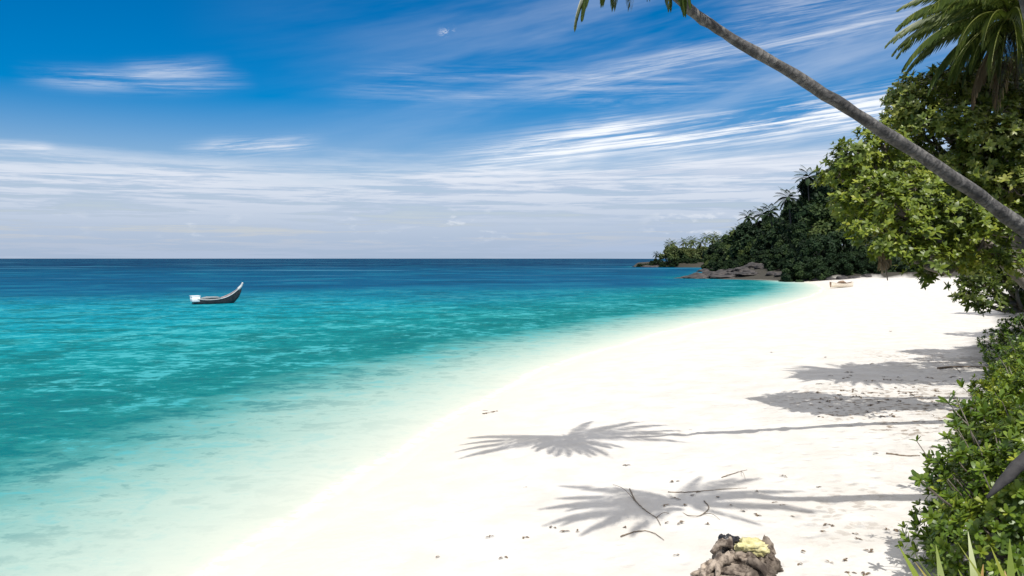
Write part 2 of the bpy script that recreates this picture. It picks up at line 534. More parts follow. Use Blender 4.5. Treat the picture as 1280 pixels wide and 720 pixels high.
V = np.stack([XX, YY, ZZ], -1).reshape(-1, 3)
nr, nc = YY.shape
idx = np.arange(nr * nc).reshape(nr, nc)
Q = np.stack([idx[:-1, :-1], idx[:-1, 1:], idx[1:, 1:], idx[1:, :-1]], -1).reshape(-1, 4)
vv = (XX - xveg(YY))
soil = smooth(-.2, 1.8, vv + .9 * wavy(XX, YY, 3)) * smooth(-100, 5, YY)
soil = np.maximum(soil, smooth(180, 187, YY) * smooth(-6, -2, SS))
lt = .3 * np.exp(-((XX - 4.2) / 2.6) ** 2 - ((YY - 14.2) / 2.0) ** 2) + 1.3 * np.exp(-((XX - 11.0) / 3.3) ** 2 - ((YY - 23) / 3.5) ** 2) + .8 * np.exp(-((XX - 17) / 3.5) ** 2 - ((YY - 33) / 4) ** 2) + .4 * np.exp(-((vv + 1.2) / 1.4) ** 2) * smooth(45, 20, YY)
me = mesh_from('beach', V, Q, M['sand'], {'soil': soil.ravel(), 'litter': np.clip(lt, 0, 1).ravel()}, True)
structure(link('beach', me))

# sea sheet, on the same shore line, out to the horizon
ys2 = np.concatenate([np.arange(-40, 60, 1.), np.geomspace(60, 700, 160), np.geomspace(720, 28000, 60)])
so = np.concatenate([np.arange(-2.5, 16, .5), np.geomspace(16, 400, 50), np.geomspace(430, 26000, 40)])
Y2, S2 = np.meshgrid(ys2, so, indexing='ij')
X2 = xs(Y2) - S2
V = np.stack([X2, Y2, np.zeros_like(X2)], -1).reshape(-1, 3)
nr, nc = Y2.shape
idx = np.arange(nr * nc).reshape(nr, nc)
Q = np.stack([idx[:-1, :-1], idx[1:, :-1], idx[1:, 1:], idx[:-1, 1:]], -1).reshape(-1, 4)
me = mesh_from('sea', V, Q, M['sea'], {'off': (S2 * cosphi(Y2)).ravel()}, True)
structure(link('sea', me))


# ------------------------------------------------------------------ palms
def frond_mesh(L, e0, bend, n=52, ll=.62, lw=.058, var=.45, mat='frond', hang=.55, tw=0.):
    """one coconut frond in the XZ plane leaving the origin along +X; e0 start elevation, bend total downward turn (degrees)"""
    g = Geo()
    K = 16
    t = np.linspace(0, 1, K); ang = np.radians(e0 - bend * t ** 1.25)
    stp = L / (K - 1)
    pts = np.concatenate([[[0, 0, 0]], np.cumsum(np.stack([np.cos(ang[:-1]), 0 * t[:-1], np.sin(ang[:-1])], 1) * stp, 0)])
    pts[:, 1] += tw * L * t ** 2
    tube(g, pts, np.linspace(.035, .006, K), 5)
    g.A[-1][:] = .8
    tt = np.linspace(.13, .99, n)
    c = np.stack([np.interp(tt, t, pts[:, i]) for i in range(3)], 1)
    T = norm(np.stack([np.interp(tt, t, np.gradient(pts[:, i])) for i in range(3)], 1))
    for sd in (-1, 1):
        side = np.array([0, sd, 0.])
        kp = rng.random(n) > .12
        up = norm(np.cross(np.cross(T, side), T))
        up = np.where(up[:, 2:3] < 0, -up, up)
        fw = .55 + .9 * tt ** 2
        D = norm(side * 1. + T * fw[:, None] + np.array([0, 0, -1.]) * (hang + .25 * rng.random(n))[:, None])
        ln = ll * np.sin(np.clip(tt, 0.0, 1) ** .75 * math.pi * .93 + .12) ** .7 * (1 + rng.normal(size=n) * .08)
        ln = ln * (1 - .35 * rng.random(n) ** 3)
        leaves(g, c[kp], D[kp], (up + side * .6)[kp], ln[kp], (lw * (1 + .2 * rng.random(n)))[kp], (var + .03 + rng.normal(size=n) * .13)[kp], (.7, 1, .7, .05), .28)
    me = g.mesh('frond', M[mat])
    return me


def palm(loc, base, path, rad, fronds, label, meshes, coconuts=5, group=None, rings=True, n=70):
    """path: world points of the trunk from base to crown"""
    root = empty('coconut_palm', base, label, 'palm tree', group)
    b = np.array(base)
    g = Geo(); c = curve(path, n)
    r = np.interp(np.linspace(0, 1, n), np.linspace(0, 1, len(rad)), rad)
    r = r * (1 + .05 * np.sin(np.arange(n) * .9) + .03 * rng.normal(size=n))
    c[1:-1] += rng.normal(size=(n - 2, 3)) * .006
    tube(g, c, r, 14, .03, True, .0)
    link('trunk', g.mesh('trunk', M['palmbark'], b), root)
    top = c[-1]
    g = Geo()
    for k in range(12):
        a = k * 2.4; d = np.array([math.cos(a), math.sin(a), 1.2])
        tube(g, [top - [0, 0, .25], top + d * .12, top + d * .32], [.07, .06, .02], 5)
    link('leaf_base', g.mesh('leaf_base', M['dryfrond'], b), root)
    for k in range(coconuts):
        a = k * 2.1; g = Geo()
        ctr = top + np.array([math.cos(a) * .28, math.sin(a) * .28, -.22 - .12 * (k % 2)])
        zz = np.linspace(-.14, .14, 7)
        tube(g, np.stack([np.full(7, ctr[0]), np.full(7, ctr[1]), ctr[2] + zz], 1), np.sqrt(np.maximum(.0196 - zz ** 2, .0003)) * .85, 10)
        link('coconut', g.mesh('coconut', M['coco'], b), root)
    for (mi, az, sc) in fronds:
        o = link('frond', meshes[mi], root)
        o.location = tuple(float(v) for v in (top - b)); o.rotation_euler = (0, 0, math.radians(az)); o.scale = (sc,) * 3
    return root


FR = [frond_mesh(3.3, 72, 70, var=.55), frond_mesh(3.6, 48, 85, var=.5), frond_mesh(3.7, 26, 80, var=.45), frond_mesh(3.5, 4, 72, var=.42),
      frond_mesh(3.1, -18, 62, var=.38), frond_mesh(2.6, -38, 48, var=.3), frond_mesh(2.4, -55, 32, 40, mat='dryfrond', var=.5)]


def frond_ring(k0=0, seed=0, dry=2):
    r = random.Random(seed); L = []
    spec = [(0, 3), (1, 5), (2, 6), (3, 6), (4, 5), (5, 3), (6, dry)]
    a = k0
    for mi, cnt in spec:
        for j in range(cnt):
            a += 137.5
            L.append((mi, (a + r.uniform(-12, 12)) % 360, r.uniform(.88, 1.08)))
    return L


# 1. the leaning palm whose trunk crosses the upper right of the photograph
top1 = P(797, -92, 14.2)
path1 = [np.array([16.6, 18.9, 1.5]), P(1405, 384, 18.1), P(1280, 286, 17.4), P(1190, 221, 16.7), P(1100, 162, 16.0), P(1000, 98, 15.4), P(915, 48, 15.0), P(853, 3, 14.7), P(818, -45, 14.4), top1]
path1[0][2] = gz(16.6, 18.9) - .1
fr1 = [(0, 10, .8), (0, 190, .8), (1, 350, .84), (1, 30, .8), (1, 165, .84), (1, 215, .82), (2, 8, .85), (2, 188, .86), (2, 172, .84), (2, 70, .7), (2, 290, .7), (2, 24, .86), (2, 342, .84), (2, 204, .88), (2, 156, .84),
       (5, 176, .80), (5, 200, .78), (5, 225, .72), (5, 255, .80), (5, 290, .80), (5, 272, .72), (5, 305, .82), (4, 280, .66), (5, 240, .78), (4, 330, .6), (5, 330, .70)]
palm(None, path1[0], path1, [.28, .19, .155, .135, .122, .107, .095, .088, .085, .085], fr1, 'long slender palm trunk leaning diagonally across the sky over the beach', FR)

# 2. a second palm nearer than the frame, whose crown shadow lies on the sand
path2 = [np.array([10.2, 12.6, gz(10.2, 12.6) - .1]), np.array([8.8, 11.9, 4.0]), np.array([7.5, 10.7, 6.4]), np.array([5.9, 9.5, 8.6]), np.array([5.0, 8.9, 10.2]), np.array([3.8, 8.0, 11.2])]
palm(None, path2[0], path2, [.24, .19, .16, .14, .12, .11], [(0, 20, .7), (0, 170, .7), (1, 185, .72), (1, 150, .74), (1, 30, .7), (2, 197, .78), (2, 176, .76), (2, 160, .7), (2, 15, .72), (2, 345, .7), (3, 205, .75), (3, 188, .78), (3, 168, .74), (3, 35, .6), (3, 355, .7), (4, 180, .74), (4, 215, .7), (4, 10, .66), (4, 325, .55), (2, 130, .5), (1, 60, .5)], 'palm outside the picture whose shadow falls beside the driftwood', FR)

# 3. upright palm above the broadleaf trees, upper right corner
b3 = np.array([18.6, 24.6, 0]); b3[2] = gz(*b3[:2]) - .1
top3 = P(1262, 22, 22.5)
path3 = [b3, b3 * [1, 1, 0] + [-.1, -.1, 5], (b3 * [1, 1, 0] + [0, 0, 9]) * .4 + top3 * .6, top3]
palm(None, b3, path3, [.24, .18, .15, .13], [(m_, a_, c_ * .92) for (m_, a_, c_) in frond_ring(10, 5, 3) + [(6, 180, 1.2), (6, 225, 1.3), (6, 275, 1.3), (2, 150, 1.), (3, 215, 1.05), (4, 178, 1.1), (1, 190, 1.), (2, 205, 1.1), (3, 140, 1.), (4, 228, 1.1), (3, 168, 1.), (2, 185, 1.05), (4, 200, 1.), (4, 150, 1), (5, 230, 1), (5, 262, 1.1)] + frond_ring(55, 9, 2)], 'bushy upright palm rising above the broadleaf trees, top right', FR, 6)


# ------------------------------------------------------------------ broadleaf trees by the beach
def btree(base, fork, lobes, mat, label, leafL, leafW, dens, n_leaf=9, r0=.22, bright=0., bark='bark', name='beach_tree', lo=.5):
    root = empty(name, base, label, 'tree')
    b = np.array(base, float); fork = np.array(fork, float)
    g = Geo(); gl = Geo()
    tube(g, curve([b - [0, 0, .15], b * .5 + fork * .5 + rng.normal(size=3) * .15, fork], 12), np.linspace(r0, r0 * .7, 12), 9, .05)
    for (c, r) in lobes:
        c = np.array(c, float); r = np.array(r, float) * np.ones(3)
        mid = fork * .5 + c * .5 + np.array([0, 0, -.25]) + rng.normal(size=3) * .2
        tube(g, curve([fork, mid, c], 10), np.linspace(r0 * .45, .03, 10), 6, .06)
        for k in range(7):
            e, _ = blob_points(1, c, r * .9, .8, -.4)
            s0 = c + (mid - c) * rng.random() * .3
            tube(g, curve([s0, (s0 + e[0]) / 2 + rng.normal(size=3) * .1, e[0]], 5), np.linspace(.03, .008, 5), 4, .0)
        n = int(dens * (r[0] * r[1] + r[0] * r[2] + r[1] * r[2]) / 3)
        Pn, d = blob_points(n, c, r, lo, -.6)
        # clumps: keep points near random sub-centres so that gaps stay open
        sub, _ = blob_points(16, c, r, .7, -.5)
        dist = np.min(np.linalg.norm(Pn[:, None] - sub[None], axis=2), 1)
        keep = dist < .45 * r.mean() * (.7 + .5 * rng.random(len(Pn)))
        Pn, d = Pn[keep], d[keep]
        Pn = Pn + rng.normal(size=Pn.shape) * .10
        ax = norm(d + np.array([0, -.15, .75]) + rng.normal(size=d.shape) * .25)
        q = np.array([mnoise.noise(Vector(p * 1.1)) for p in Pn]) if len(Pn) else np.zeros(0)
        rosettes(gl, Pn, ax, n_leaf, leafL, leafW, (.42 + bright + .42 * q) + .10 * rng.normal(size=len(Pn)))
    link('trunk', g.mesh('trunk', M[bark], b), root)
    link('crown', gl.mesh('crown', M[mat], b), root)
    return root


def lob(px, py, d, rp, fl=.8):
    r = rp / F * d
    return (P(px, py, d), (r, r, r * fl))


# bright, low tree reaching out to the left under the palm trunk
bA = [17.0, 22.4, gz(17.0, 22.4)]
lobA = [lob(1072, 196, 20.5, 34), lob(1052, 222, 20.8, 24), lob(1104, 186, 20.5, 32), lob(1064, 256, 20.5, 26), lob(1094, 240, 20, 36), lob(1128, 218, 20.6, 34),
        lob(1092, 285, 19.6, 30), lob(1118, 262, 19.3, 32), lob(1148, 252, 19.8, 34), lob(1112, 310, 19.4, 26), lob(1146, 292, 19.5, 32), lob(1158, 324, 19.4, 26),
        lob(1180, 280, 20, 34), lob(1205, 272, 19.8, 32), lob(1238, 288, 19.6, 36), lob(1186, 318, 20, 26), lob(1225, 322, 20.2, 30), lob(1262, 330, 19.9, 28), lob(1160, 345, 20.5, 14)]
btree(bA, P(1225, 300, 21), lobA, 'tree', 'sunlit yellow-green tree reaching left under the leaning palm trunk', .125, .062, 620, 8, .20, .10)
# taller, darker tree behind it
bB = [18.8, 26.2, gz(18.8, 26.2)]
lobB = [lob(1262, 100, 24.8, 34), lob(1292, 92, 25, 36), lob(1232, 98, 24.8, 26), lob(1140, 124, 23.8, 32), lob(1172, 112, 24, 34), lob(1212, 118, 24.2, 36), lob(1246, 128, 24, 36), lob(1280, 138, 24.2, 40), lob(1128, 152, 23.6, 26), lob(1160, 152, 23.4, 34),
        lob(1200, 160, 23.2, 36), lob(1240, 172, 23, 40), lob(1282, 190, 23.2, 40), lob(1192, 205, 23.6, 32), lob(1226, 215, 23.4, 38), lob(1268, 235, 23.2, 42), lob(1150, 205, 24, 26), lob(1140, 180, 24.4, 24),
        lob(1205, 240, 24.2, 34), lob(1310, 170, 24, 50), lob(1320, 250, 24, 50), lob(1250, 265, 24.5, 36)]
btree(bB, P(1245, 235, 25), lobB, 'tree2', 'tall dark green tree with dense leaf rosettes below the upright palm', .145, .07, 480, 9, .26, .26, name='almond_tree')
# farther tree with bare grey limbs, its lowest branches hang over the white sand
bC = [21.0, 31, gz(21, 31)]
lobC = [lob(1224, 352, 29, 22), lob(1212, 372, 28.6, 15), lob(1240, 378, 28.8, 18), lob(1268, 350, 29.5, 24), lob(1290, 372, 30, 22), lob(1250, 325, 30, 28), lob(1290, 320, 30, 30), lob(1222, 325, 30, 22), lob(1275, 285, 31, 34), lob(1310, 330, 31, 40), lob(1235, 290, 31.5, 30)]
btree(bC, P(1290, 385, 30.5), lobC, 'tree2', 'farther tree with bare grey limbs drooping over the white sand', .16, .075, 420, 8, .34, .06, name='shore_tree')
# darker trees behind, closing the right edge
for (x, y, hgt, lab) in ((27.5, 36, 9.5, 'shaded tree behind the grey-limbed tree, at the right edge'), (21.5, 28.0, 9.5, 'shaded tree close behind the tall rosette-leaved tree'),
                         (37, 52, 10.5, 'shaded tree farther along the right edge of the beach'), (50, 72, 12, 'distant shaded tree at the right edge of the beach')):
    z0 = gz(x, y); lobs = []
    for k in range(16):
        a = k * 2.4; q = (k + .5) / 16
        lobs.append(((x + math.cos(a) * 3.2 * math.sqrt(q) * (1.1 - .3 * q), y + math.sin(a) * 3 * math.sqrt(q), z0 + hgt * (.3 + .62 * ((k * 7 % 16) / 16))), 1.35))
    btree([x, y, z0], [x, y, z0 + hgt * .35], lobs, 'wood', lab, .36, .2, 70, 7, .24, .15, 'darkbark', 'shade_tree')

# withered bunch hanging from the lowest bough of the bright tree
p0 = P(1105, 312, 19.3)
rt = empty('hanging_dead_branch', p0, 'withered pale brown leaf bunch hanging below the sunlit tree', 'dead branch')
g = Geo(); tube(g, curve([p0 + [0, 0, .15], p0 + [.02, 0, -.3], p0 + [.10, 0, -.74]], 8), np.linspace(.035, .012, 8), 6, .1)
link('stem', g.mesh('stem', M['twig'], p0), rt)
g = Geo(); n = 90
C = p0 + np.stack([rng.normal(size=n) * .05, rng.normal(size=n) * .05, -rng.random(n) * .40 + .05], 1)
Fd = norm(np.stack([rng.normal(size=n) * .22 + .08, rng.normal(size=n) * .22, -np.ones(n)], 1))
leaves(g, C, Fd, rand_dirs(n), .24, .06, rng.random(n), (.4, 1, .7, .1), .1)
link('dry_leaves', g.mesh('dry_leaves', M['dryfrond'], p0), rt)


# ------------------------------------------------------------------ shrubs on the bank
def shrub(c, r, label, dens=330, bright=0., name='sea_lettuce_shrub', L=.105, W=.044, nl=9):
    x, y = c; z0 = gz(x, y)
    root = empty(name, (x, y, z0), label, 'shrub', None)
    b = np.array([x, y, z0]); r = np.array(r, float)
    g = Geo(); gl = Geo()
    # lumpy dome
    n = int(dens * (r[0] * r[1] + r[0] * r[2] + r[1] * r[2]) / 3 * 2.2)
    d = rand_dirs(n); d = d[d[:, 2] > -.15]
    rad = np.array([1 + .38 * mnoise.noise(Vector(v * 2.1 + np.array([x, y, 0]))) for v in d])
    q = rad * (.72 + .28 * rng.random(len(d)) ** .6)
    Pn = b + np.array([0, 0, r[2] * .12]) + d * q[:, None] * r
    gzv = ground(Pn[:, 0], Pn[:, 1]); ok = Pn[:, 2] > gzv + .04
    Pn, d, q = Pn[ok], d[ok], q[ok]
    spr = rng.random(len(d)) < .035
    Pn[spr] = b + np.array([0, 0, r[2] * .12]) + (d[spr] + [0, 0, .25]) * (rad[:len(q)][spr] if False else q[spr] * 1.0)[:, None] * r * rng.uniform(1.04, 1.17, spr.sum())[:, None]
    for e in Pn[spr][:60]:
        s0 = b + (e - b) * .72
        tube(g, curve([s0, (s0 + e) / 2 + rng.normal(size=3) * .03, e], 5), np.linspace(.012, .006, 5), 4)
    ax = norm(d * [1, 1, .8] + np.array([0, 0, .55]) + rng.normal(size=d.shape) * .22)
    cv = np.array([mnoise.noise(Vector(p * 1.7)) for p in Pn])
    rosettes(gl, Pn, ax, nl, L, W, .46 + bright + .30 * cv + .12 * rng.normal(size=len(Pn)), (18, 82), (.3, .75, 1, .55), .22)
    for k in range(26):
        e = Pn[rng.integers(len(Pn))]; s0 = b + np.array([rng.normal() * .12, rng.normal() * .12, -.05])
        tube(g, curve([s0, (s0 + e) / 2 + np.array([0, 0, -.12]) + rng.normal(size=3) * .08, e], 7), np.linspace(.028, .008, 7), 5, .05)
    link('stems', g.mesh('stems', M['bark'], b), root)
    link('foliage', gl.mesh('foliage', M['shrub'], b), root)
    return root


shrub((6.85, 10.5), (1.35, 1.2, 1.55), 'large glossy green shrub in the bottom right corner beside the dark log', 560, .06)
shrub((8.85, 13.2), (1.45, 1.4, 1.5), 'glossy green shrub just behind the corner shrub, bulging over the sand', 400, .06, L=.13, W=.052, nl=8)
shrub((11.2, 16.8), (1.5, 1.4, 1.4), 'bright shrub halfway along the bank at the end of the thin trunk shadow', 440, .2, L=.105, W=.045)
shrub((13.9, 21.0), (1.6, 1.5, 1.4), 'bright shrub under the yellow-green tree at the right edge', 300, .14)
shrub((18.5, 29.0), (1.3, 1.2, 1.65), 'small round dark shrub alone beneath the drooping grey limbs', 260, -.05)
shrub((8.6, 10.6), (1.5, 1.5, 1.9), 'shrub hidden up the bank behind the corner shrub', 200, 0)
shrub((10.6, 14.2), (1.6, 1.5, 1.8), 'shrub hidden up the bank beside the leaning palm', 180, 0)
shrub((16.2, 23.6), (1.6, 1.5, 1.6), 'shrub hidden at the foot of the tall dark tree', 160, -.05)

# strap-leaved plants, bottom right corner
def strap(c, label, n, L, var, seed):
    x, y = c; z0 = gz(x, y); b = np.array([x, y, z0])
    g = Geo()
    az = np.arange(n) * 2.4; el = np.radians(np.linspace(82, 28, n) + rng.normal(size=n) * 6)
    Fd = np.stack([np.cos(az) * np.cos(el), np.sin(az) * np.cos(el), np.sin(el)], 1)
    Up = np.stack([-np.cos(az) * np.sin(el), -np.sin(az) * np.sin(el), np.cos(el)], 1)
    leaves(g, np.repeat(b[None], n, 0) + rng.normal(size=(n, 3)) * [.05, .05, 0.], Fd, Up, L * (1 + .2 * rng.normal(size=n)), (.095), var + .22 * rng.normal(size=n), (.6, .9, 1, .85, .55, .05), .32, .25)
    o = link('strap_leaf_plant', g.mesh('strap_leaf_plant', M['blade'], b), None, tuple(b))
    return tag(o, label, 'plant', 'strap-leaved plants in the bottom right corner')


zc = {}
strap((3.62, 6.3), 'yellow-green strap-leaved plant at the bottom edge, left of its neighbours', 52, .98, .5, 1)
strap((3.78, 6.42), 'strap-leaved plant with orange withered tips at the bottom edge', 48, 1.04, .72, 2)
strap((4.02, 6.2), 'strap-leaved plant in the very corner of the picture', 52, 1., .55, 3)

# dark log leaning in the corner shrub
pa, pb = P(1234, 622, 9.25), P(1318, 548, 9.7)
g = Geo(); tube(g, curve([pa, pa * .55 + pb * .45 + [0, 0, .05], pb, pb + [.5, .25, .1]], 14), np.interp(np.linspace(0, 1, 14), [0, .25, 1], [.018, .075, .12]), 9, .07)
tag(link('dark_log', g.mesh('dark_log', M['darkbark'], pa), None, tuple(pa)), 'dark weathered log leaning in the corner shrub', 'log')

# ------------------------------------------------------------------ far woods
def crown_mesh(name, mat, seed, n_lobe=14, n=2600, w=.42, leaf=.055, low=.28):
    """unit-height crown: z from about .2 to 1"""
    r = np.random.default_rng(seed); g = Geo()
    C, A, VV = [], [], []
    for k in range(n_lobe):
        q = (k + .5) / n_lobe; a = k * 2.4 + r.normal() * .3
        zz = low + (.9 - low) * q; rr = w * (1 - .75 * max(0, q - .25) ** 1.3) * math.sqrt(r.random()) * .95
        c = np.array([math.cos(a) * rr, math.sin(a) * rr, zz]); s = .15 * (1.1 - .4 * q)
        d = rand_dirs(n // n_lobe)
        C.append(c + d * s * (.6 + .4 * r.random((len(d), 1))) * [1, 1, .8]); A.append(norm(d + [0, 0, .4])); VV.append(np.full(len(d), .5 + .22 * r.normal()))
    C = np.concatenate(C); A = np.concatenate(A)
    rosettes(g, C, A, 3, leaf, leaf * .6, np.concatenate(VV), (40, 85), (.4, 1, .1), .2)
    return g.mesh(name, M[mat])


def far_trunk(mat, h=.5, r=.02):
    g = Geo(); tube(g, curve([(0, 0, -.04), (.01, .01, h * .5), (-.01, 0, h)], 7), np.linspace(r, r * .5, 7), 6, .05)
    for k in range(5):
        a = k * 2.4; tube(g, curve([(0, 0, h * .7), (math.cos(a) * .12, math.sin(a) * .12, h * .95), (math.cos(a) * .24, math.sin(a) * .24, h * 1.2)], 5), np.linspace(r * .5, r * .15, 5), 4)
    return g.mesh('trunk', M[mat])


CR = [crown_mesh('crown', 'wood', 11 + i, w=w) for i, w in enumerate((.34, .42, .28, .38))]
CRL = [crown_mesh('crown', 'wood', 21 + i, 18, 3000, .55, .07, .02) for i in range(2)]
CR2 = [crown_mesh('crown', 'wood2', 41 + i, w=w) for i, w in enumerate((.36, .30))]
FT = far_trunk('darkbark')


def far_palm_crown(mat, L, n, seed):
    r = np.random.default_rng(seed); g = Geo()
    for k in range(n):
        az = k * 2.4 + r.normal() * .2; e0 = 75 - 110 * k / n; be = 70
        K = 7; t = np.linspace(0, 1, K); an = np.radians(e0 - be * t ** 1.2); stp = L / (K - 1)
        x = np.concatenate([[0], np.cumsum(np.cos(an[:-1]) * stp)]); z = np.concatenate([[0], np.cumsum(np.sin(an[:-1]) * stp)])
        nn = 16; tt = np.linspace(.12, 1, nn)
        c0 = np.stack([np.interp(tt, t, x), 0 * tt, np.interp(tt, t, z)], 1)
        T = norm(np.stack([np.interp(tt, t, np.gradient(x)), 0 * tt, np.interp(tt, t, np.gradient(z))], 1))
        Rz = np.array([[math.cos(az), -math.sin(az), 0], [math.sin(az), math.cos(az), 0], [0, 0, 1]])
        for sd in (-1, 1):
            D = norm(T * .8 + np.array([0, sd, -.6])); U = np.tile([0, -sd * .5, 1.], (nn, 1))
            leaves(g, c0 @ Rz.T, D @ Rz.T, U @ Rz.T, L * .24 * np.sin(tt * 2.9 + .12), L * .045, .5 + .2 * r.normal() + 0 * tt, (.7, 1, .1), .2)
    return g.mesh('crown', M[mat])


PCD = [far_palm_crown('wood', 4.4, 20, s) for s in (1, 2)]
PCL = [far_palm_crown('point', 4.2, 20, s) for s in (3, 4)]


def far_tree(px, top_py, d, mi, label, group, bush=False, dx=0):
    x = (px - 640) / F * d; z0 = gz(x, d); zt = P(px, top_py, d)[2]
    h = max(zt - z0, 2.0)
    root = empty('woodland_tree', (x, d, z0 - .2), label, 'tree', group, rng.random() * 6.28, (h * rng.uniform(.85, 1.15), h * rng.uniform(.85, 1.15), h * 1.03))
    link('trunk', FT, root); link('crown', CRL[mi % 2] if bush else (CR2[mi % 2] if rng.random() < (.65 if px < 940 else .25) else CR[mi % 4]), root)


def far_palm(px, top_py, d, meshes, label, group, mat, lean=0., sc=1.):
    x = (px - 640) / F * d; z0 = gz(x, d); zt = P(px, top_py, d)[2] - 2.2 * sc
    root = empty('distant_palm', (x, d, z0), label, 'palm tree', group)
    h = zt - z0
    g = Geo(); tube(g, curve([(0, 0, -.3), (lean * .3, 0, h * .5), (lean, 0, h)], 10), np.linspace(.3, .16, 10), 6, .03)
    link('trunk', g.mesh('trunk', M[mat]), root)
    o = link('crown', meshes[rng.integers(len(meshes))], root); o.location = (lean, 0, h); o.rotation_euler = (0, 0, rng.random() * 6.28); o.scale = (sc,) * 3


TOP = [(880, 303), (900, 295), (912, 288), (925, 276), (950, 268), (968, 260), (985, 250), (1000, 234), (1015, 216), (1045, 208), (1080, 200), (1120, 198), (1300, 200)]
DD = [(885, 330), (905, 300), (925, 265), (950, 235), (968, 212), (985, 196), (1010, 190), (1300, 186)]
tp_ = lambda px: np.interp(px, [a for a, b in TOP], [b for a, b in TOP])
dd_ = lambda px: np.interp(px, [a for a, b in DD], [b for a, b in DD])
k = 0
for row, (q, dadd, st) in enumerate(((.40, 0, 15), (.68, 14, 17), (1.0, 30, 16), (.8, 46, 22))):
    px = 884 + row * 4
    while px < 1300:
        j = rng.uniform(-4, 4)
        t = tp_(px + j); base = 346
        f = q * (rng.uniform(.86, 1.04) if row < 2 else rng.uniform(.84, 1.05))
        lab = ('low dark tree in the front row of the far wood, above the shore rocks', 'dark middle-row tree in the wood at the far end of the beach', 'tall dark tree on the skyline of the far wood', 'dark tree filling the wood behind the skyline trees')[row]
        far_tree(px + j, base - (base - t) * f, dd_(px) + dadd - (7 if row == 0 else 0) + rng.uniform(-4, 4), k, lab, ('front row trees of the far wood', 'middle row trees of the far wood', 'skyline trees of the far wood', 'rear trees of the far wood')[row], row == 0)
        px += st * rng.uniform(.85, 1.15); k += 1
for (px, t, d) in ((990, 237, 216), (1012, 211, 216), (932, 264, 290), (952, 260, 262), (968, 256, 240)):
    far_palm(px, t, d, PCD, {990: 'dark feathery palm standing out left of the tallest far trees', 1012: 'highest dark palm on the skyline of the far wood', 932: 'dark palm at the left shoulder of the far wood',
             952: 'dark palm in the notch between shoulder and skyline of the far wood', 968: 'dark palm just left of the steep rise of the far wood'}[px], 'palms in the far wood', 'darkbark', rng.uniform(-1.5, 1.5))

# the far point: palms and bushes
for i, (px, t) in enumerate(((838, 300), (846, 302), (853, 298), (861, 300), (868, 296), (875, 298), (880, 292), (888, 295), (893, 291), (901, 294), (908, 290), (916, 285), (899, 299), (923, 280))):
    far_palm(px, t, 470 + (i * 37 % 30), PCL, 'sunlit palm in the grove on the far rocky point', 'palm grove on the far point', 'bark', rng.uniform(-2, 2), 1.1)
far_palm(820, 315, 474, PCD, 'tiny lone palm near the tip of the rocky point, left one', 'two small palms on the tip of the point', 'darkbark', .3, .75)
far_palm(833, 317, 476, PCD, 'tiny lone palm near the tip of the rocky point, right one', 'two small palms on the tip of the point', 'darkbark', -.3, .75)
BC = [crown_mesh('foliage', 'point', 31 + i, 10, 1500, .6, .10) for i in range(2)]
for i in range(34):
    px = 838 + i * 2.7 + rng.uniform(-2, 2); d = 456 + rng.uniform(0, 30); x = (px - 640) / F * d; z0 = gz(x, d)
    o = link('point_bush', BC[i % 2], None, (float(x), float(d), z0 - 1)); h = rng.uniform(5, 10.5); o.scale = (h, h, h); o.rotation_euler = (0, 0, rng.random() * 6.28)
    tag(o, 'pale green bush under the palms of the far rocky point', 'bush', 'bushes on the far point')


for i in range(34):
    px = 896 + i * 9.6 + rng.uniform(-2, 2); d = (dd_(px) - 8 if px < 990 else 173) + rng.uniform(-2, 2); x = (px - 640) / F * d; z0 = gz(x, d)
    o = link('woodland_bush', CRL[i % 2], None, (float(x), float(d), z0 - .4)); h = rng.uniform(3.2, 5.5); o.scale = (h * 1.1, h * 1.1, h); o.rotation_euler = (0, 0, rng.random() * 6.28)
    tag(o, 'low dark bush at the foot of the far wood behind the shore rocks', 'bush', 'bushes at the foot of the far wood')


for i in range(26):
    px = 800 + i * 3.4 + rng.uniform(-1.5, 1.5); d = 452 + rng.uniform(0, 5) + max(0, 830 - px) * .35; x = (px - 640) / F * d; z0 = gz(x, d)
    o = link('shore_scrub', CRL[i % 2], None, (float(x), float(d), z0 - .5)); h = rng.uniform(1.6, 3.2); o.scale = (h * 1.6, h * 1.3, h); o.rotation_euler = (0, 0, rng.random() * 6.28)
    tag(o, 'low dark scrub along the edge of the far rocky point', 'bush', 'scrub along the far point')


# ------------------------------------------------------------------ rocks
def rock_mesh(seed, sub=4, amp=.35, facet=.5):
    import bmesh
    bm = bmesh.new(); bmesh.ops.create_icosphere(bm, subdivisions=sub, radius=1)
    off = Vector((seed * 7.3, seed * 3.1, seed))
    for v in bm.verts:
        p = v.co.copy()
        n = mnoise.noise(p * 1.1 + off) * amp + mnoise.noise(p * 2.7 + off) * amp * .5 + mnoise.noise(p * 7 + off) * amp * .22
        cell = mnoise.cell(p * 1.7 + off) * facet * .25
        v.co = p * (1 + n + cell)
        if v.co.z < -.35: v.co.z = -.35
    me = bpy.data.meshes.new('rock'); bm.to_mesh(me); bm.free()
    me.polygons.foreach_set('use_smooth', np.ones(len(me.polygons), bool))
    me.materials.append(M['rock'])
    return me


RK = [rock_mesh(i + 1) for i in range(5)]


def rock(px, py, d, wpx, hpx, label, group, mi):
    s = d / F; x = (px - 640) / F * d
    zb = max(gz(x, d), -.3) if d < 400 else -.2
    o = link('shore_rock', RK[mi % 5], None, (float(x), float(d), float(zb)))
    o.scale = (wpx * s * .56, wpx * s * .45, hpx * s * .52); o.rotation_euler = (0, 0, rng.uniform(-.5, .5))
    tag(o, label, 'rock', group)


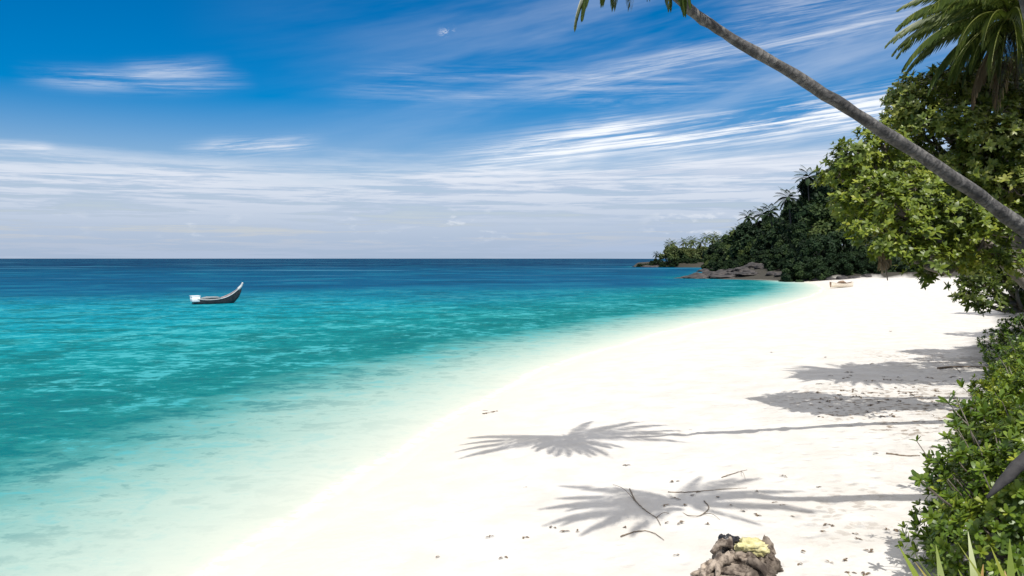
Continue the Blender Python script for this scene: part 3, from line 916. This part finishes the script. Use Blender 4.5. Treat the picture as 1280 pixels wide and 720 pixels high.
lab = 'dark grey rock of the low reef running out from the far wood'
for i, (px, d, w, h) in enumerate(((858, 204, 17, 6), (872, 208, 20, 9), (886, 212, 18, 10), (900, 206, 22, 10), (914, 214, 20, 11), (927, 206, 22, 9), (941, 210, 20, 11), (954, 202, 18, 9), (866, 200, 14, 4), (893, 199, 16, 5), (918, 200, 20, 6), (938, 198, 16, 5))):
    rock(px, 0, d, w, h, lab, 'rocks of the low reef', i)
for i, (px, d, w, h) in enumerate(((852, 203, 26, 4), (874, 201, 34, 5), (905, 198, 38, 5), (938, 196, 36, 5), (880, 300, 16, 8), (893, 310, 18, 9), (905, 270, 20, 8))):
    rock(px, 0, d, w, h, ('long flat dark ledge at the foot of the low reef' if i < 4 else 'dark boulder on the shore behind the low reef'), ('flat ledges of the low reef' if i < 4 else 'boulders behind the low reef'), i + 1)
for i, (px, d, w, h) in enumerate(((966, 188, 15, 6), (978, 184, 18, 7), (992, 178, 13, 5), (1006, 173, 15, 5), (1022, 170.5, 13, 6), (1038, 169.5, 12, 6), (1053, 169, 16, 8), (1068, 169, 15, 7), (1084, 169, 12, 6))):
    rock(px, 0, d, w, h, 'grey rock at the foot of the far wood where the beach ends', 'rocks at the foot of the wood', i + 2)
for i in range(15):
    px = 796 + i * 8.2 + rng.uniform(-2, 2)
    rock(px, 0, 452 + rng.uniform(0, 8) + max(0, 830 - px) * .3, rng.uniform(9, 18), rng.uniform(3, 5.5), 'low dark rock along the waterline of the far point', 'rocks of the far point', i)


# ------------------------------------------------------------------ boats
def longtail(base, rz, label, Ln=7.0):
    root = empty('longtail_boat', base, label, 'boat', None, rz)
    n, K = 29, 11
    t = np.linspace(0, 1, n)
    half = .78 * np.interp(t, [0, .12, .4, .7, .9, 1], [.62, .82, 1, .82, .32, .03])
    sheer = np.interp(t, np.linspace(0, 1, 11), [.62, .52, .46, .44, .45, .50, .60, .78, 1.05, 1.42, 1.85])
    sheer = np.convolve(np.pad(sheer, 1, mode='edge'), [.2, .6, .2], 'valid')
    keel = -.28 + np.interp(t, [0, .7, .85, .95, 1], [.05, 0, .35, .95, 1.6])
    xx = Ln * (t - .45)

    def shell(sc, dz):
        g = []
        for i in range(n):
            for k in range(K):
                a = math.pi * k / (K - 1); c, s_ = math.cos(a), math.sin(a)
                yy = half[i] * sc * np.sign(c) * abs(c) ** .7
                zz = sheer[i] - (sheer[i] - keel[i] - dz) * s_ ** .8
                g.append((xx[i], yy, zz))
        return np.array(g)
    Q = []
    for i in range(n - 1):
        for k in range(K - 1):
            Q.append((i * K + k, (i + 1) * K + k, (i + 1) * K + k + 1, i * K + k + 1))
    Q = np.array(Q)
    A = shell(1, 0); B = shell(.92, .07)
    G1 = Geo(); G1.add(A, Q)
    tr = np.array([(k, k + 1, K - 2 - k, K - 1 - k) for k in range(K // 2)])
    G1.add(A[:K], tr)
    link('hull', G1.mesh('hull', M['hull']), root)
    g = Geo(); g.add(B, Q[:, ::-1]); link('lining', g.mesh('lining', M['red']), root)
    for sd in (0, K - 1):
        g = Geo(); e = A.reshape(n, K, 3)[:, sd].copy(); e[:, 2] += .02
        tube(g, e, np.full(n, .055), 6); link('gunwale', g.mesh('gunwale', M['grey' if sd else 'red']), root)
    for xb in (.30, .47, .64):
        g = Geo(); w = np.interp(xb, t, half) * .95; zb = np.interp(xb, t, sheer) - .1
        box(g, (Ln * (xb - .45), 0, zb), (.16, w, .025)); link('thwart', g.mesh('thwart', M['brown'], smoothf=False), root)
    g = Geo(); tube(g, curve([(xx[-3], 0, 1.5), (xx[-1] - .02, 0, 1.9), (xx[-1] + .16, 0, 2.3)], 8), np.linspace(.2, .09, 8), 8)
    link('prow_post', g.mesh('prow_post', M['grey']), root)
    # white locker across the stern, with lid
    g = Geo(); box(g, (-Ln * .405, 0, .56), (.42, .62, .30), .05); lk = link('stern_locker', g.mesh('stern_locker', M['white'], smoothf=False), root)
    g = Geo(); box(g, (-Ln * .405, 0, .885), (.46, .66, .03), .02); link('lid', g.mesh('lid', M['white'], smoothf=False), lk)
    # folded grey cover along the far side amidships
    g = Geo(); tube(g, curve([(-1.5, .45, .52), (-.5, .55, .62), (.7, .5, .60)], 12), np.interp(np.linspace(0, 1, 12), [0, .2, .8, 1], [.1, .2, .18, .08]), 9, .08)
    link('rolled_cover', g.mesh('rolled_cover', M['cover']), root)
    return root


def box(g, c, h, bev=0.):
    c = np.array(c, float); h = np.array(h, float)
    if bev <= 0:
        v = np.array([[x, y, z] for x in (-1, 1) for y in (-1, 1) for z in (-1, 1)], float) * h + c
        q = np.array([(0, 1, 3, 2), (4, 6, 7, 5), (0, 4, 5, 1), (2, 3, 7, 6), (0, 2, 6, 4), (1, 5, 7, 3)])
        g.add(v, q); return
    # stacked rounded outline
    def ring(sx, sy, z):
        r = []
        for (qx, qy) in ((1, 1), (-1, 1), (-1, -1), (1, -1)):
            a0 = math.atan2(qy, qx) - math.pi / 4
            for k in range(4):
                a = a0 + k * math.pi / 6
                r.append((c[0] + qx * (sx - bev) + bev * math.cos(a), c[1] + qy * (sy - bev) + bev * math.sin(a), z))
        return r
    zs = [(-1, bev), (-1, 0), (1, 0), (1, bev)]
    V = []
    V += ring(h[0] - bev * .7, h[1] - bev * .7, c[2] - h[2]); V += ring(h[0], h[1], c[2] - h[2] + bev)
    V += ring(h[0], h[1], c[2] + h[2] - bev); V += ring(h[0] - bev * .7, h[1] - bev * .7, c[2] + h[2])
    Q = []
    for i in range(3):
        for k in range(16):
            Q.append((i * 16 + k, i * 16 + (k + 1) % 16, (i + 1) * 16 + (k + 1) % 16, (i + 1) * 16 + k))
    for o in (0, 48):
        for k in range(7):
            q = (o + k, o + k + 1, o + 14 - k, o + 15 - k)
            Q.append(q if o else q[::-1])
    g.add(np.array(V), np.array(Q))


pb_ = P(269, 379.5, 1)
d_ = CAMZ / (CAMZ - pb_[2])
longtail((pb_[0] * d_, d_, .0), math.radians(33), 'dark wooden boat with raised prow and white stern box on the turquoise sea', 5.2)

# small pale boat drawn up at the far end of the beach
pd = G(1052, 359.5)
root = empty('beached_boat', (pd[0], pd[1], gz(pd[0], pd[1])), 'small cream boat drawn up on the sand at the far end of the beach', 'boat', None, math.radians(8))
n, K = 17, 9
t = np.linspace(0, 1, n); half = .75 * np.sin(np.clip(t * .9 + .08, 0, 1) * math.pi) ** .6; sheer = .62 + .3 * (2 * t - 1) ** 2
V = np.array([(3.9 * (t[i] - .5), half[i] * math.cos(math.pi * k / (K - 1)), sheer[i] - (sheer[i] - .02) * math.sin(math.pi * k / (K - 1)) ** .8) for i in range(n) for k in range(K)])
Q = np.array([(i * K + k, (i + 1) * K + k, (i + 1) * K + k + 1, i * K + k + 1) for i in range(n - 1) for k in range(K - 1)])
g = Geo(); g.add(V, Q); link('hull', g.mesh('hull', M['cream']), root)
g = Geo(); g.add(V * [.97, .92, 1] + [0, 0, .05], Q[:, ::-1]); link('lining', g.mesh('lining', M['brown']), root)
for sd in (0, K - 1):
    g = Geo(); tube(g, V.reshape(n, K, 3)[:, sd], np.full(n, .04), 6); link('gunwale', g.mesh('gunwale', M['cream']), root)
for xb in (-.6, .6):
    g = Geo(); box(g, (xb, 0, .55), (.13, .66, .02)); link('thwart', g.mesh('thwart', M['brown'], smoothf=False), root)
g = Geo(); tube(g, curve([(-.7, .1, .66), (0, .05, .86), (.8, 0, .7)], 9), [.1, .2, .26, .28, .28, .26, .22, .16, .08], 9, .1)
tag(link('bundle', g.mesh('bundle', M['brown']), None, (float(pd[0]), float(pd[1]), gz(pd[0], pd[1]))), 'brown bundle lying in the small cream boat', 'bundle')

# ------------------------------------------------------------------ driftwood stump with foam and plastic
pw = P(925, 706, 1); dw = G(925, 712); dw = np.array([dw[0], dw[1], gz(dw[0], dw[1])])


def lump(c, r, seed, sub=4, amp=.3, fine=.12, mat='drift', name='lump', stretch=None, yaw=0., tilt=0.):
    import bmesh
    bm = bmesh.new(); bmesh.ops.create_icosphere(bm, subdivisions=sub, radius=1)
    off = Vector((seed * 5.7, seed * 2.3, seed * 1.1))
    for v in bm.verts:
        p = v.co.copy()
        q = Vector((p.x * (stretch[0] if stretch else 1), p.y * (stretch[1] if stretch else 1), p.z * (stretch[2] if stretch else 1)))
        n = amp * mnoise.noise(q * 1.4 + off) + amp * .6 * (1 - abs(mnoise.noise(q * 3.1 + off)) * 2) * .5 + fine * mnoise.noise(q * 9 + off)
        p = p * (1 + n); X_, Y_, Z_ = p.x * r[0], p.y * r[1], p.z * r[2]
        X_, Z_ = X_ * math.cos(tilt) - Z_ * math.sin(tilt), X_ * math.sin(tilt) + Z_ * math.cos(tilt)
        X_, Y_ = X_ * math.cos(yaw) - Y_ * math.sin(yaw), X_ * math.sin(yaw) + Y_ * math.cos(yaw)
        v.co = Vector((X_ + c[0], Y_ + c[1], Z_ + c[2]))
    V = np.array([v.co[:] for v in bm.verts]); T = np.array([[l.vert.index for l in f.loops] for f in bm.faces]); bm.free()
    return V, T


def lumps(parts, mat, name, off):
    Vs, Ts, n = [], [], 0
    for a in parts:
        V, T = lump(*a); Vs.append(V); Ts.append(T + n); n += len(V)
    V = np.concatenate(Vs) - off
    return mesh_from(name, V, np.concatenate(Ts), M[mat], None, True)


x0, y0, z0 = dw
st = (1, 1, 3.)
parts = []
for i, (ox, oy, oz, sx, sy, sz) in enumerate(((-.36, -.12, .10, .24, .16, .15), (-.16, -.22, .12, .26, .15, .13), (.02, -.30, .09, .20, .18, .12), (-.14, .02, .30, .20, .12, .10), (-.04, .10, .20, .24, .2, .2), (.16, .0, .26, .20, .17, .16),
                                              (.30, .05, .24, .15, .16, .20), (.38, -.06, .10, .17, .13, .13), (.14, .12, .40, .18, .12, .09), (.16, -.22, .16, .18, .12, .15), (-.42, -.30, .04, .18, .14, .10), (-.20, -.42, .03, .2, .12, .09))):
    parts.append(((x0 + ox * 1.12, y0 + oy, z0 + oz * .5 - .03), (sx * 1.25, sy * .82, sz * .85), i + 1, 4, .50, .07, 'drift', 'lump', (.8, 2.2, 2.6), (.5, -.3, .9, .2, -.6, .4, -.9, .7, .1, -.5, .3, -.2)[i], (.15, -.1, .2, .35, .1, -.3, -.7, -.5, .25, -.2, .1, 0)[i]))
rt = empty('driftwood_stump', dw, 'brown weathered driftwood stump at the bottom edge, yellow foam on top', 'driftwood')
link('stump', lumps(parts, 'drift', 'stump', dw), rt)
for k, (a, b_) in enumerate((((-.2, -.2, .25), (-.62, -.35, .02)), ((.3, .0, .3), (.52, -.12, .02)), ((-.1, .1, .35), (-.38, .10, .20)), ((.1, -.2, .2), (.28, -.55, .03)), ((.33, .05, .4), (.47, -.02, .22)), ((-.3, -.1, .2), (-.45, -.5, .06)))):
    a = np.array(a); b_ = np.array(b_); g = Geo()
    tube(g, curve([a, (a + b_) / 2 + [0, 0, .06], b_], 9), np.linspace(.085, .03, 9), 8, .12); link('root', g.mesh('root', M['drift']), rt)
py_ = dw + [.17, .04, .31]
o = link('yellow_foam', lumps([((0, 0, 0), (.19, .14, .10), 9, 4, .6, .3), ((.12, -.02, -.01), (.13, .11, .09), 12, 4, .6, .3), ((-.10, .03, -.02), (.12, .1, .06), 14, 4, .6, .3)], 'yellow', 'yellow_foam', np.zeros(3)), None, tuple(float(v) for v in py_))
tag(o, 'crumpled pale yellow foam lump lying on the driftwood stump', 'foam')
pk = dw + [-.15, .14, .34]
g = Geo(); n = 10
o = link('black_plastic_scrap', lumps([((0, 0, 0), (.09, .07, .10), 15, 4, .6, .2), ((.10, .02, .03), (.10, .05, .045), 17, 4, .6, .2), ((-.03, 0, -.1), (.035, .035, .12), 18, 3, .5, .2)], 'black', 'black_plastic_scrap', np.zeros(3)), None, tuple(float(v) for v in pk))
tag(o, 'black plastic scrap poking up behind the yellow foam', 'plastic scrap')


# ------------------------------------------------------------------ sticks, leaves and bits on the sand
def stick(pts, r, label, group=None, name='stick', side=None):
    w = []
    for (px, py) in pts:
        p = G(px, py); w.append([p[0], p[1], gz(p[0], p[1]) + r * .7])
    w = np.array(w); b = w[0].copy(); g = Geo()
    c = curve(w, max(8, 5 * len(w))); c[:, 2] += np.abs(rng.normal(size=len(c))) * .006
    r *= .72
    tube(g, c, np.linspace(r, r * .4, len(c)), 6, .08)
    for sp in (side or []):
        a = G(*sp[0]); e = G(*sp[1])
        tube(g, curve([[a[0], a[1], gz(a[0], a[1]) + r * .6], [(a[0] + e[0]) / 2, (a[1] + e[1]) / 2, gz(a[0], a[1]) + r + .05], [e[0], e[1], gz(e[0], e[1]) + r * .4]], 6), np.linspace(r * .6, r * .25, 6), 5)
    tag(link(name, g.mesh(name, M['twig'], b), None, tuple(b)), label, 'stick', group)


stick([(787, 612), (795, 628), (808, 640), (820, 648), (826, 658)], .018, 'crooked thin stick on the palm shadow left of the driftwood', None, 'stick', [((795, 628), (766, 606)), ((820, 648), (838, 643))])
stick([(880, 627), (886, 636), (876, 645), (862, 646), (850, 640)], .016, 'curved stick bent to a hook in the palm shadow', None, 'stick', [((880, 643), (900, 650))])
stick([(835, 616), (860, 616), (884, 614), (910, 612), (934, 611)], .014, 'long straight stick along the upper edge of the palm shadow')
stick([(776, 672), (790, 667), (806, 665), (818, 668), (830, 676)], .016, 'bent twig lying just below the near palm shadow')
stick([(902, 598), (912, 594), (926, 590), (934, 588)], .014, 'short forked twig at the right end of the near palm shadow', None, 'stick', [((926, 590), (932, 600))])
stick([(1108, 568), (1130, 571), (1150, 571)], .03, 'short brown branch on bright sand left of the shrubs')
stick([(1172, 462), (1190, 460), (1215, 460), (1250, 461)], .06, 'dark branch along the sand where the tree shade meets the shrubs', None, 'stick', [((1190, 460), (1200, 466))])


def bits(pts, size, label, group, name, cat, mats='litter'):
    for (px, py) in pts:
        p = G(px, py); b = np.array([p[0], p[1], gz(p[0], p[1]) + .012]); g = Geo()
        n = int(rng.integers(2, 5)); az = rng.random(n) * 6.28
        Fd = np.stack([np.cos(az), np.sin(az), .15 + .4 * rng.random(n)], 1)
        L = size * rng.uniform(.7, 1.3) * max(1., p[1] / 30)
        leaves(g, rng.normal(size=(n, 3)) * [.25 * L, .25 * L, 0], Fd, np.tile([0, 0, 1.], (n, 1)), L, L * .45, rng.random(n), (.3, 1, .8, .1), rng.uniform(.2, .7, n), .25)
        tag(link(name, g.mesh(name, M[mats]), None, tuple(float(v) for v in b)), label, cat, group)


bits([(845, 624), (864, 620), (858, 632), (873, 616), (834, 632), (948, 616), (968, 628), (932, 640), (944, 644), (832, 655), (851, 654), (845, 603), (896, 622), (912, 632), (884, 656)], .075, 'dry brown leaf scrap lying in the near palm shadow', 'leaf scraps in the near palm shadow', 'leaf_scrap', 'dry leaf')
bits([(692, 660), (708, 665), (722, 665), (548, 697), (612, 672), (654, 671), (632, 697), (783, 582), (782, 660), (846, 694), (864, 538), (655, 610)], .07, 'small dark leaf scrap alone on bright sand left of the driftwood', 'leaf scraps on the open near sand', 'leaf_scrap', 'dry leaf')
bits([(1024, 610), (1034, 656), (1040, 658), (988, 646), (1026, 664), (1066, 668), (1074, 675), (1108, 663), (1118, 664), (1000, 690), (1055, 700), (1062, 716), (1040, 704), (1090, 690), (980, 596), (1094, 567), (1166, 560), (975, 632), (998, 705), (1082, 717)], .075, 'small dark leaf scrap on the sand between driftwood and corner shrub', 'leaf scraps near the shrubs', 'leaf_scrap', 'dry leaf')
bits([(1090, 455), (1062, 466), (1064, 470), (1114, 415), (963, 441), (1030, 447)], .13, 'tiny dark scrap far along the bright sand', 'leaf scraps on the far sand', 'leaf_scrap', 'dry leaf')
bits([(606, 518), (614, 515), (619, 514)], .22, 'dark seaweed scrap on wet sand near the waterline', 'seaweed scraps by the waterline', 'seaweed_scrap', 'seaweed')
pt = []
for _ in range(110):
    u, v = rng.random(), rng.random()
    pt.append((1020 + 190 * u, 470 + 52 * v))
bits(pt, .11, 'dry leaf scrap in the shade of the beach trees', 'leaf scraps in the tree shade', 'leaf_scrap', 'dry leaf')

# ------------------------------------------------------------------ sky and sun
SUNV = np.array([.07, -.61, 1.0])
el = math.atan2(1, math.hypot(.07, .61)); az_ = math.atan2(.07, -.61)
sl = bpy.data.lights.new('sun', 'SUN'); sl.energy = 4.0; sl.angle = math.radians(.53); sl.color = (1, .96, .90)
so_ = bpy.data.objects.new('sun', sl); COL.objects.link(so_)
so_.rotation_euler = Vector(SUNV).to_track_quat('Z', 'Y').to_euler(); so_.location = (5, -40, 60)

w = bpy.data.worlds.new('World'); S.world = w; w.use_nodes = True
nt = NT(w.node_tree); nt.n.clear()
wo = nt.new('ShaderNodeOutputWorld'); bg = nt.new('ShaderNodeBackground')
sk = nt.new('ShaderNodeTexSky'); sk.sky_type = 'NISHITA'; sk.sun_disc = False
sk.sun_elevation = el; sk.sun_rotation = az_
sk.altitude = 0; sk.air_density = 1.0; sk.dust_density = .4; sk.ozone_density = 2.2
d = nt.new('ShaderNodeTexCoord').outputs['Generated']
dx, dy, dz = nt.sep(d)
A = nt.m('MULTIPLY', nt.m('ARCTAN2', dx, dy), F)
E = nt.m('MULTIPLY', nt.m('ARCSINE', dz), F)


def ang(px, py):
    a = math.atan((px - 640) / F); e = math.atan((323 - py) / F * math.cos(a))
    return a * F, e * F


def streak(px1, py1, px2, py2, wd, amp, fx=.004, fy=.05, lo=.35, hi=.65, feather=.25, seed=0.):
    (a1, e1), (a2, e2) = ang(px1, py1), ang(px2, py2)
    Ln = math.hypot(a2 - a1, e2 - e1); c, s_ = (a2 - a1) / Ln, (e2 - e1) / Ln
    da, de = nt.m('SUBTRACT', A, a1), nt.m('SUBTRACT', E, e1)
    t = nt.m('ADD', nt.m('MULTIPLY', da, c), nt.m('MULTIPLY', de, s_))
    q = nt.m('SUBTRACT', nt.m('MULTIPLY', de, c), nt.m('MULTIPLY', da, s_))
    nv = nt.xyz(nt.m('MULTIPLY', t, fx), nt.m('MULTIPLY', q, fy), seed)
    wob = nt.m('MULTIPLY', nt.m('SUBTRACT', nt.noise(nt.xyz(nt.m('MULTIPLY', t, .006), seed + 5.), 1, 3, .5), .5), wd * 2.2)
    qq = nt.m('DIVIDE', nt.m('ADD', q, wob), wd)
    gs = nt.m('EXPONENT', nt.m('MULTIPLY', nt.m('MULTIPLY', qq, qq), -1))
    win = nt.m('MULTIPLY', nt.ss(t, 0, Ln * feather), nt.ss(t, Ln, Ln * (1 - feather)))
    nz = nt.ss(nt.noise(nv, 1, 7, .68, .5), lo + .06, hi - .06)
    fine = nt.ss(nt.noise(nt.xyz(nt.m('MULTIPLY', t, fx * 2.2), nt.m('MULTIPLY', q, fy * 4.5), seed + 9.), 1, 6, .7, .2), .36, .6, .3, 1.15)
    return nt.m('MULTIPLY', nt.m('MULTIPLY', gs, win), nt.m('MULTIPLY', nt.m('MULTIPLY', nz, fine), amp))


col = sk.outputs[0]
# clean dry air above the sea: deepen the clear blue away from the horizon
up = nt.ss(E, 40, 330)
hs = nt.new('ShaderNodeHueSaturation'); nt.put(hs.inputs['Color'], col)
nt.put(hs.inputs['Saturation'], nt.ss(E, 0, 230, 1.02, 1.85)); nt.put(hs.inputs['Value'], 1.0)
col = nt.mix(1., hs.outputs[0], (.66, .60, .66), 'MULTIPLY')
C = []
C.append(streak(500, 205, 1330, 92, 20, 1.1, .003, .06, .30, .6, .3, 1))
C.append(streak(560, 232, 1200, 178, 11, .8, .003, .07, .3, .6, .3, 2))
C.append(streak(840, 218, 1200, 182, 6, .8, .004, .1, .3, .6, .3, 12))
C.append(streak(600, 120, 1250, -8, 15, .55, .003, .05, .3, .7, .3, 3))
C.append(streak(860, 40, 1300, -40, 26, .45, .003, .05, .3, .7, .3, 4))
C.append(streak(380, 102, 1000, 100, 18, .36, .004, .05, .3, .7, .3, 5))
C.append(streak(10, 98, 330, 104, 10, .5, .004, .05, .2, .6, .35, 16))
C.append(streak(130, 92, 300, 84, 9, .3, .006, .06, .25, .6, .4, 17))
C.append(streak(210, 192, 420, 178, 9, .65, .006, .08, .3, .6, .35, 7))
C.append(streak(-20, 184, 80, 184, 5, .4, .006, .08, .2, .6, .3, 8))
C.append(streak(545, 46, 573, 38, 4, .4, .08, .15, .4, .6, .4, 9))
# general veil of thin cirrus on the right
veil = nt.m('MULTIPLY', nt.ss(A, -420, 420), nt.ss(nt.noise(nt.xyz(nt.m('MULTIPLY', A, .0022), nt.m('SUBTRACT', nt.m('MULTIPLY', E, .016), nt.m('MULTIPLY', A, .003)), 3.), 1, 5, .6), .38, .75))
C.append(nt.m('MULTIPLY', veil, .42))
# stratus bands above the horizon
e0 = nt.m('ADD', E, nt.m('MULTIPLY', nt.m('SUBTRACT', nt.noise(nt.xyz(nt.m('MULTIPLY', A, .0035), nt.m('MULTIPLY', E, .03), 7.), 1, 5, .6), .5), 70))
bandm = nt.ss(e0, 135, 82)
fib = nt.noise(nt.xyz(nt.m('MULTIPLY', A, .0050), nt.m('MULTIPLY', E, .10), 11.), 1, 7, .68, .25)
bandf = nt.m('MULTIPLY', bandm, nt.m('MAXIMUM', nt.ss(fib, .36, .54, .35, .95), nt.ss(E, 60, 5, 0., .9)))
tot = C[0]
for c in C[1:]: tot = nt.m('ADD', tot, c)
tot = nt.m('ADD', tot, bandf)
# visible cloud capped here; unseen cloud overhead is added further down as fill
tot = nt.m('MINIMUM', tot, .95)
hz = nt.ss(E, 0, 120)
ccol = nt.mix(hz, (2.55, 3.25, 4.35), (5.2, 5.5, 6.1))
ccol = nt.mix(nt.m('MULTIPLY', nt.ss(fib, .56, .42), nt.ss(E, 150, 60)), ccol, (2.8, 3.5, 4.7))
ccol = nt.mix(nt.m('MINIMUM', C[0], 1.), ccol, (6.6, 6.8, 7.1))
col = nt.mix(tot, col, ccol)
puf = nt.m('MULTIPLY', nt.ss(nt.noise(nt.xyz(nt.m('MULTIPLY', A, .022), nt.m('MULTIPLY', E, .07), 21.), 1, 5, .6), .54, .66), nt.m('MULTIPLY', nt.m('MULTIPLY', nt.ss(E, 14, 34), nt.ss(E, 75, 46)), nt.ss(nt.noise(nt.xyz(nt.m('MULTIPLY', A, .006), 3., 2.), 1, 2, .5), .45, .6)))
col = nt.mix(nt.m('MULTIPLY', puf, .75), col, (5.0, 5.3, 5.8))
fill_cloud = nt.m('MULTIPLY', nt.ss(nt.noise(nt.vm('MULTIPLY', d, (1.6, 1.6, 3)), 1.5, 5, .6), .34, .52), nt.ss(E, 340, 540))  # bright neutral cloud above the view, added to lift and whiten shadows
col = nt.mix(nt.m('MULTIPLY', fill_cloud, .9), col, (8.6, 8.2, 7.8))
nt.put(bg.inputs[0], col); bg.inputs[1].default_value = .12
nt.l.new(bg.outputs[0], wo.inputs[0])

S.render.engine = 'CYCLES'
S.cycles.max_bounces = 6; S.cycles.transparent_max_bounces = 12
S.cycles.use_denoising = True
S.view_settings.view_transform = 'Standard'; S.view_settings.look = 'None'
S.view_settings.exposure = .35; S.view_settings.gamma = 1
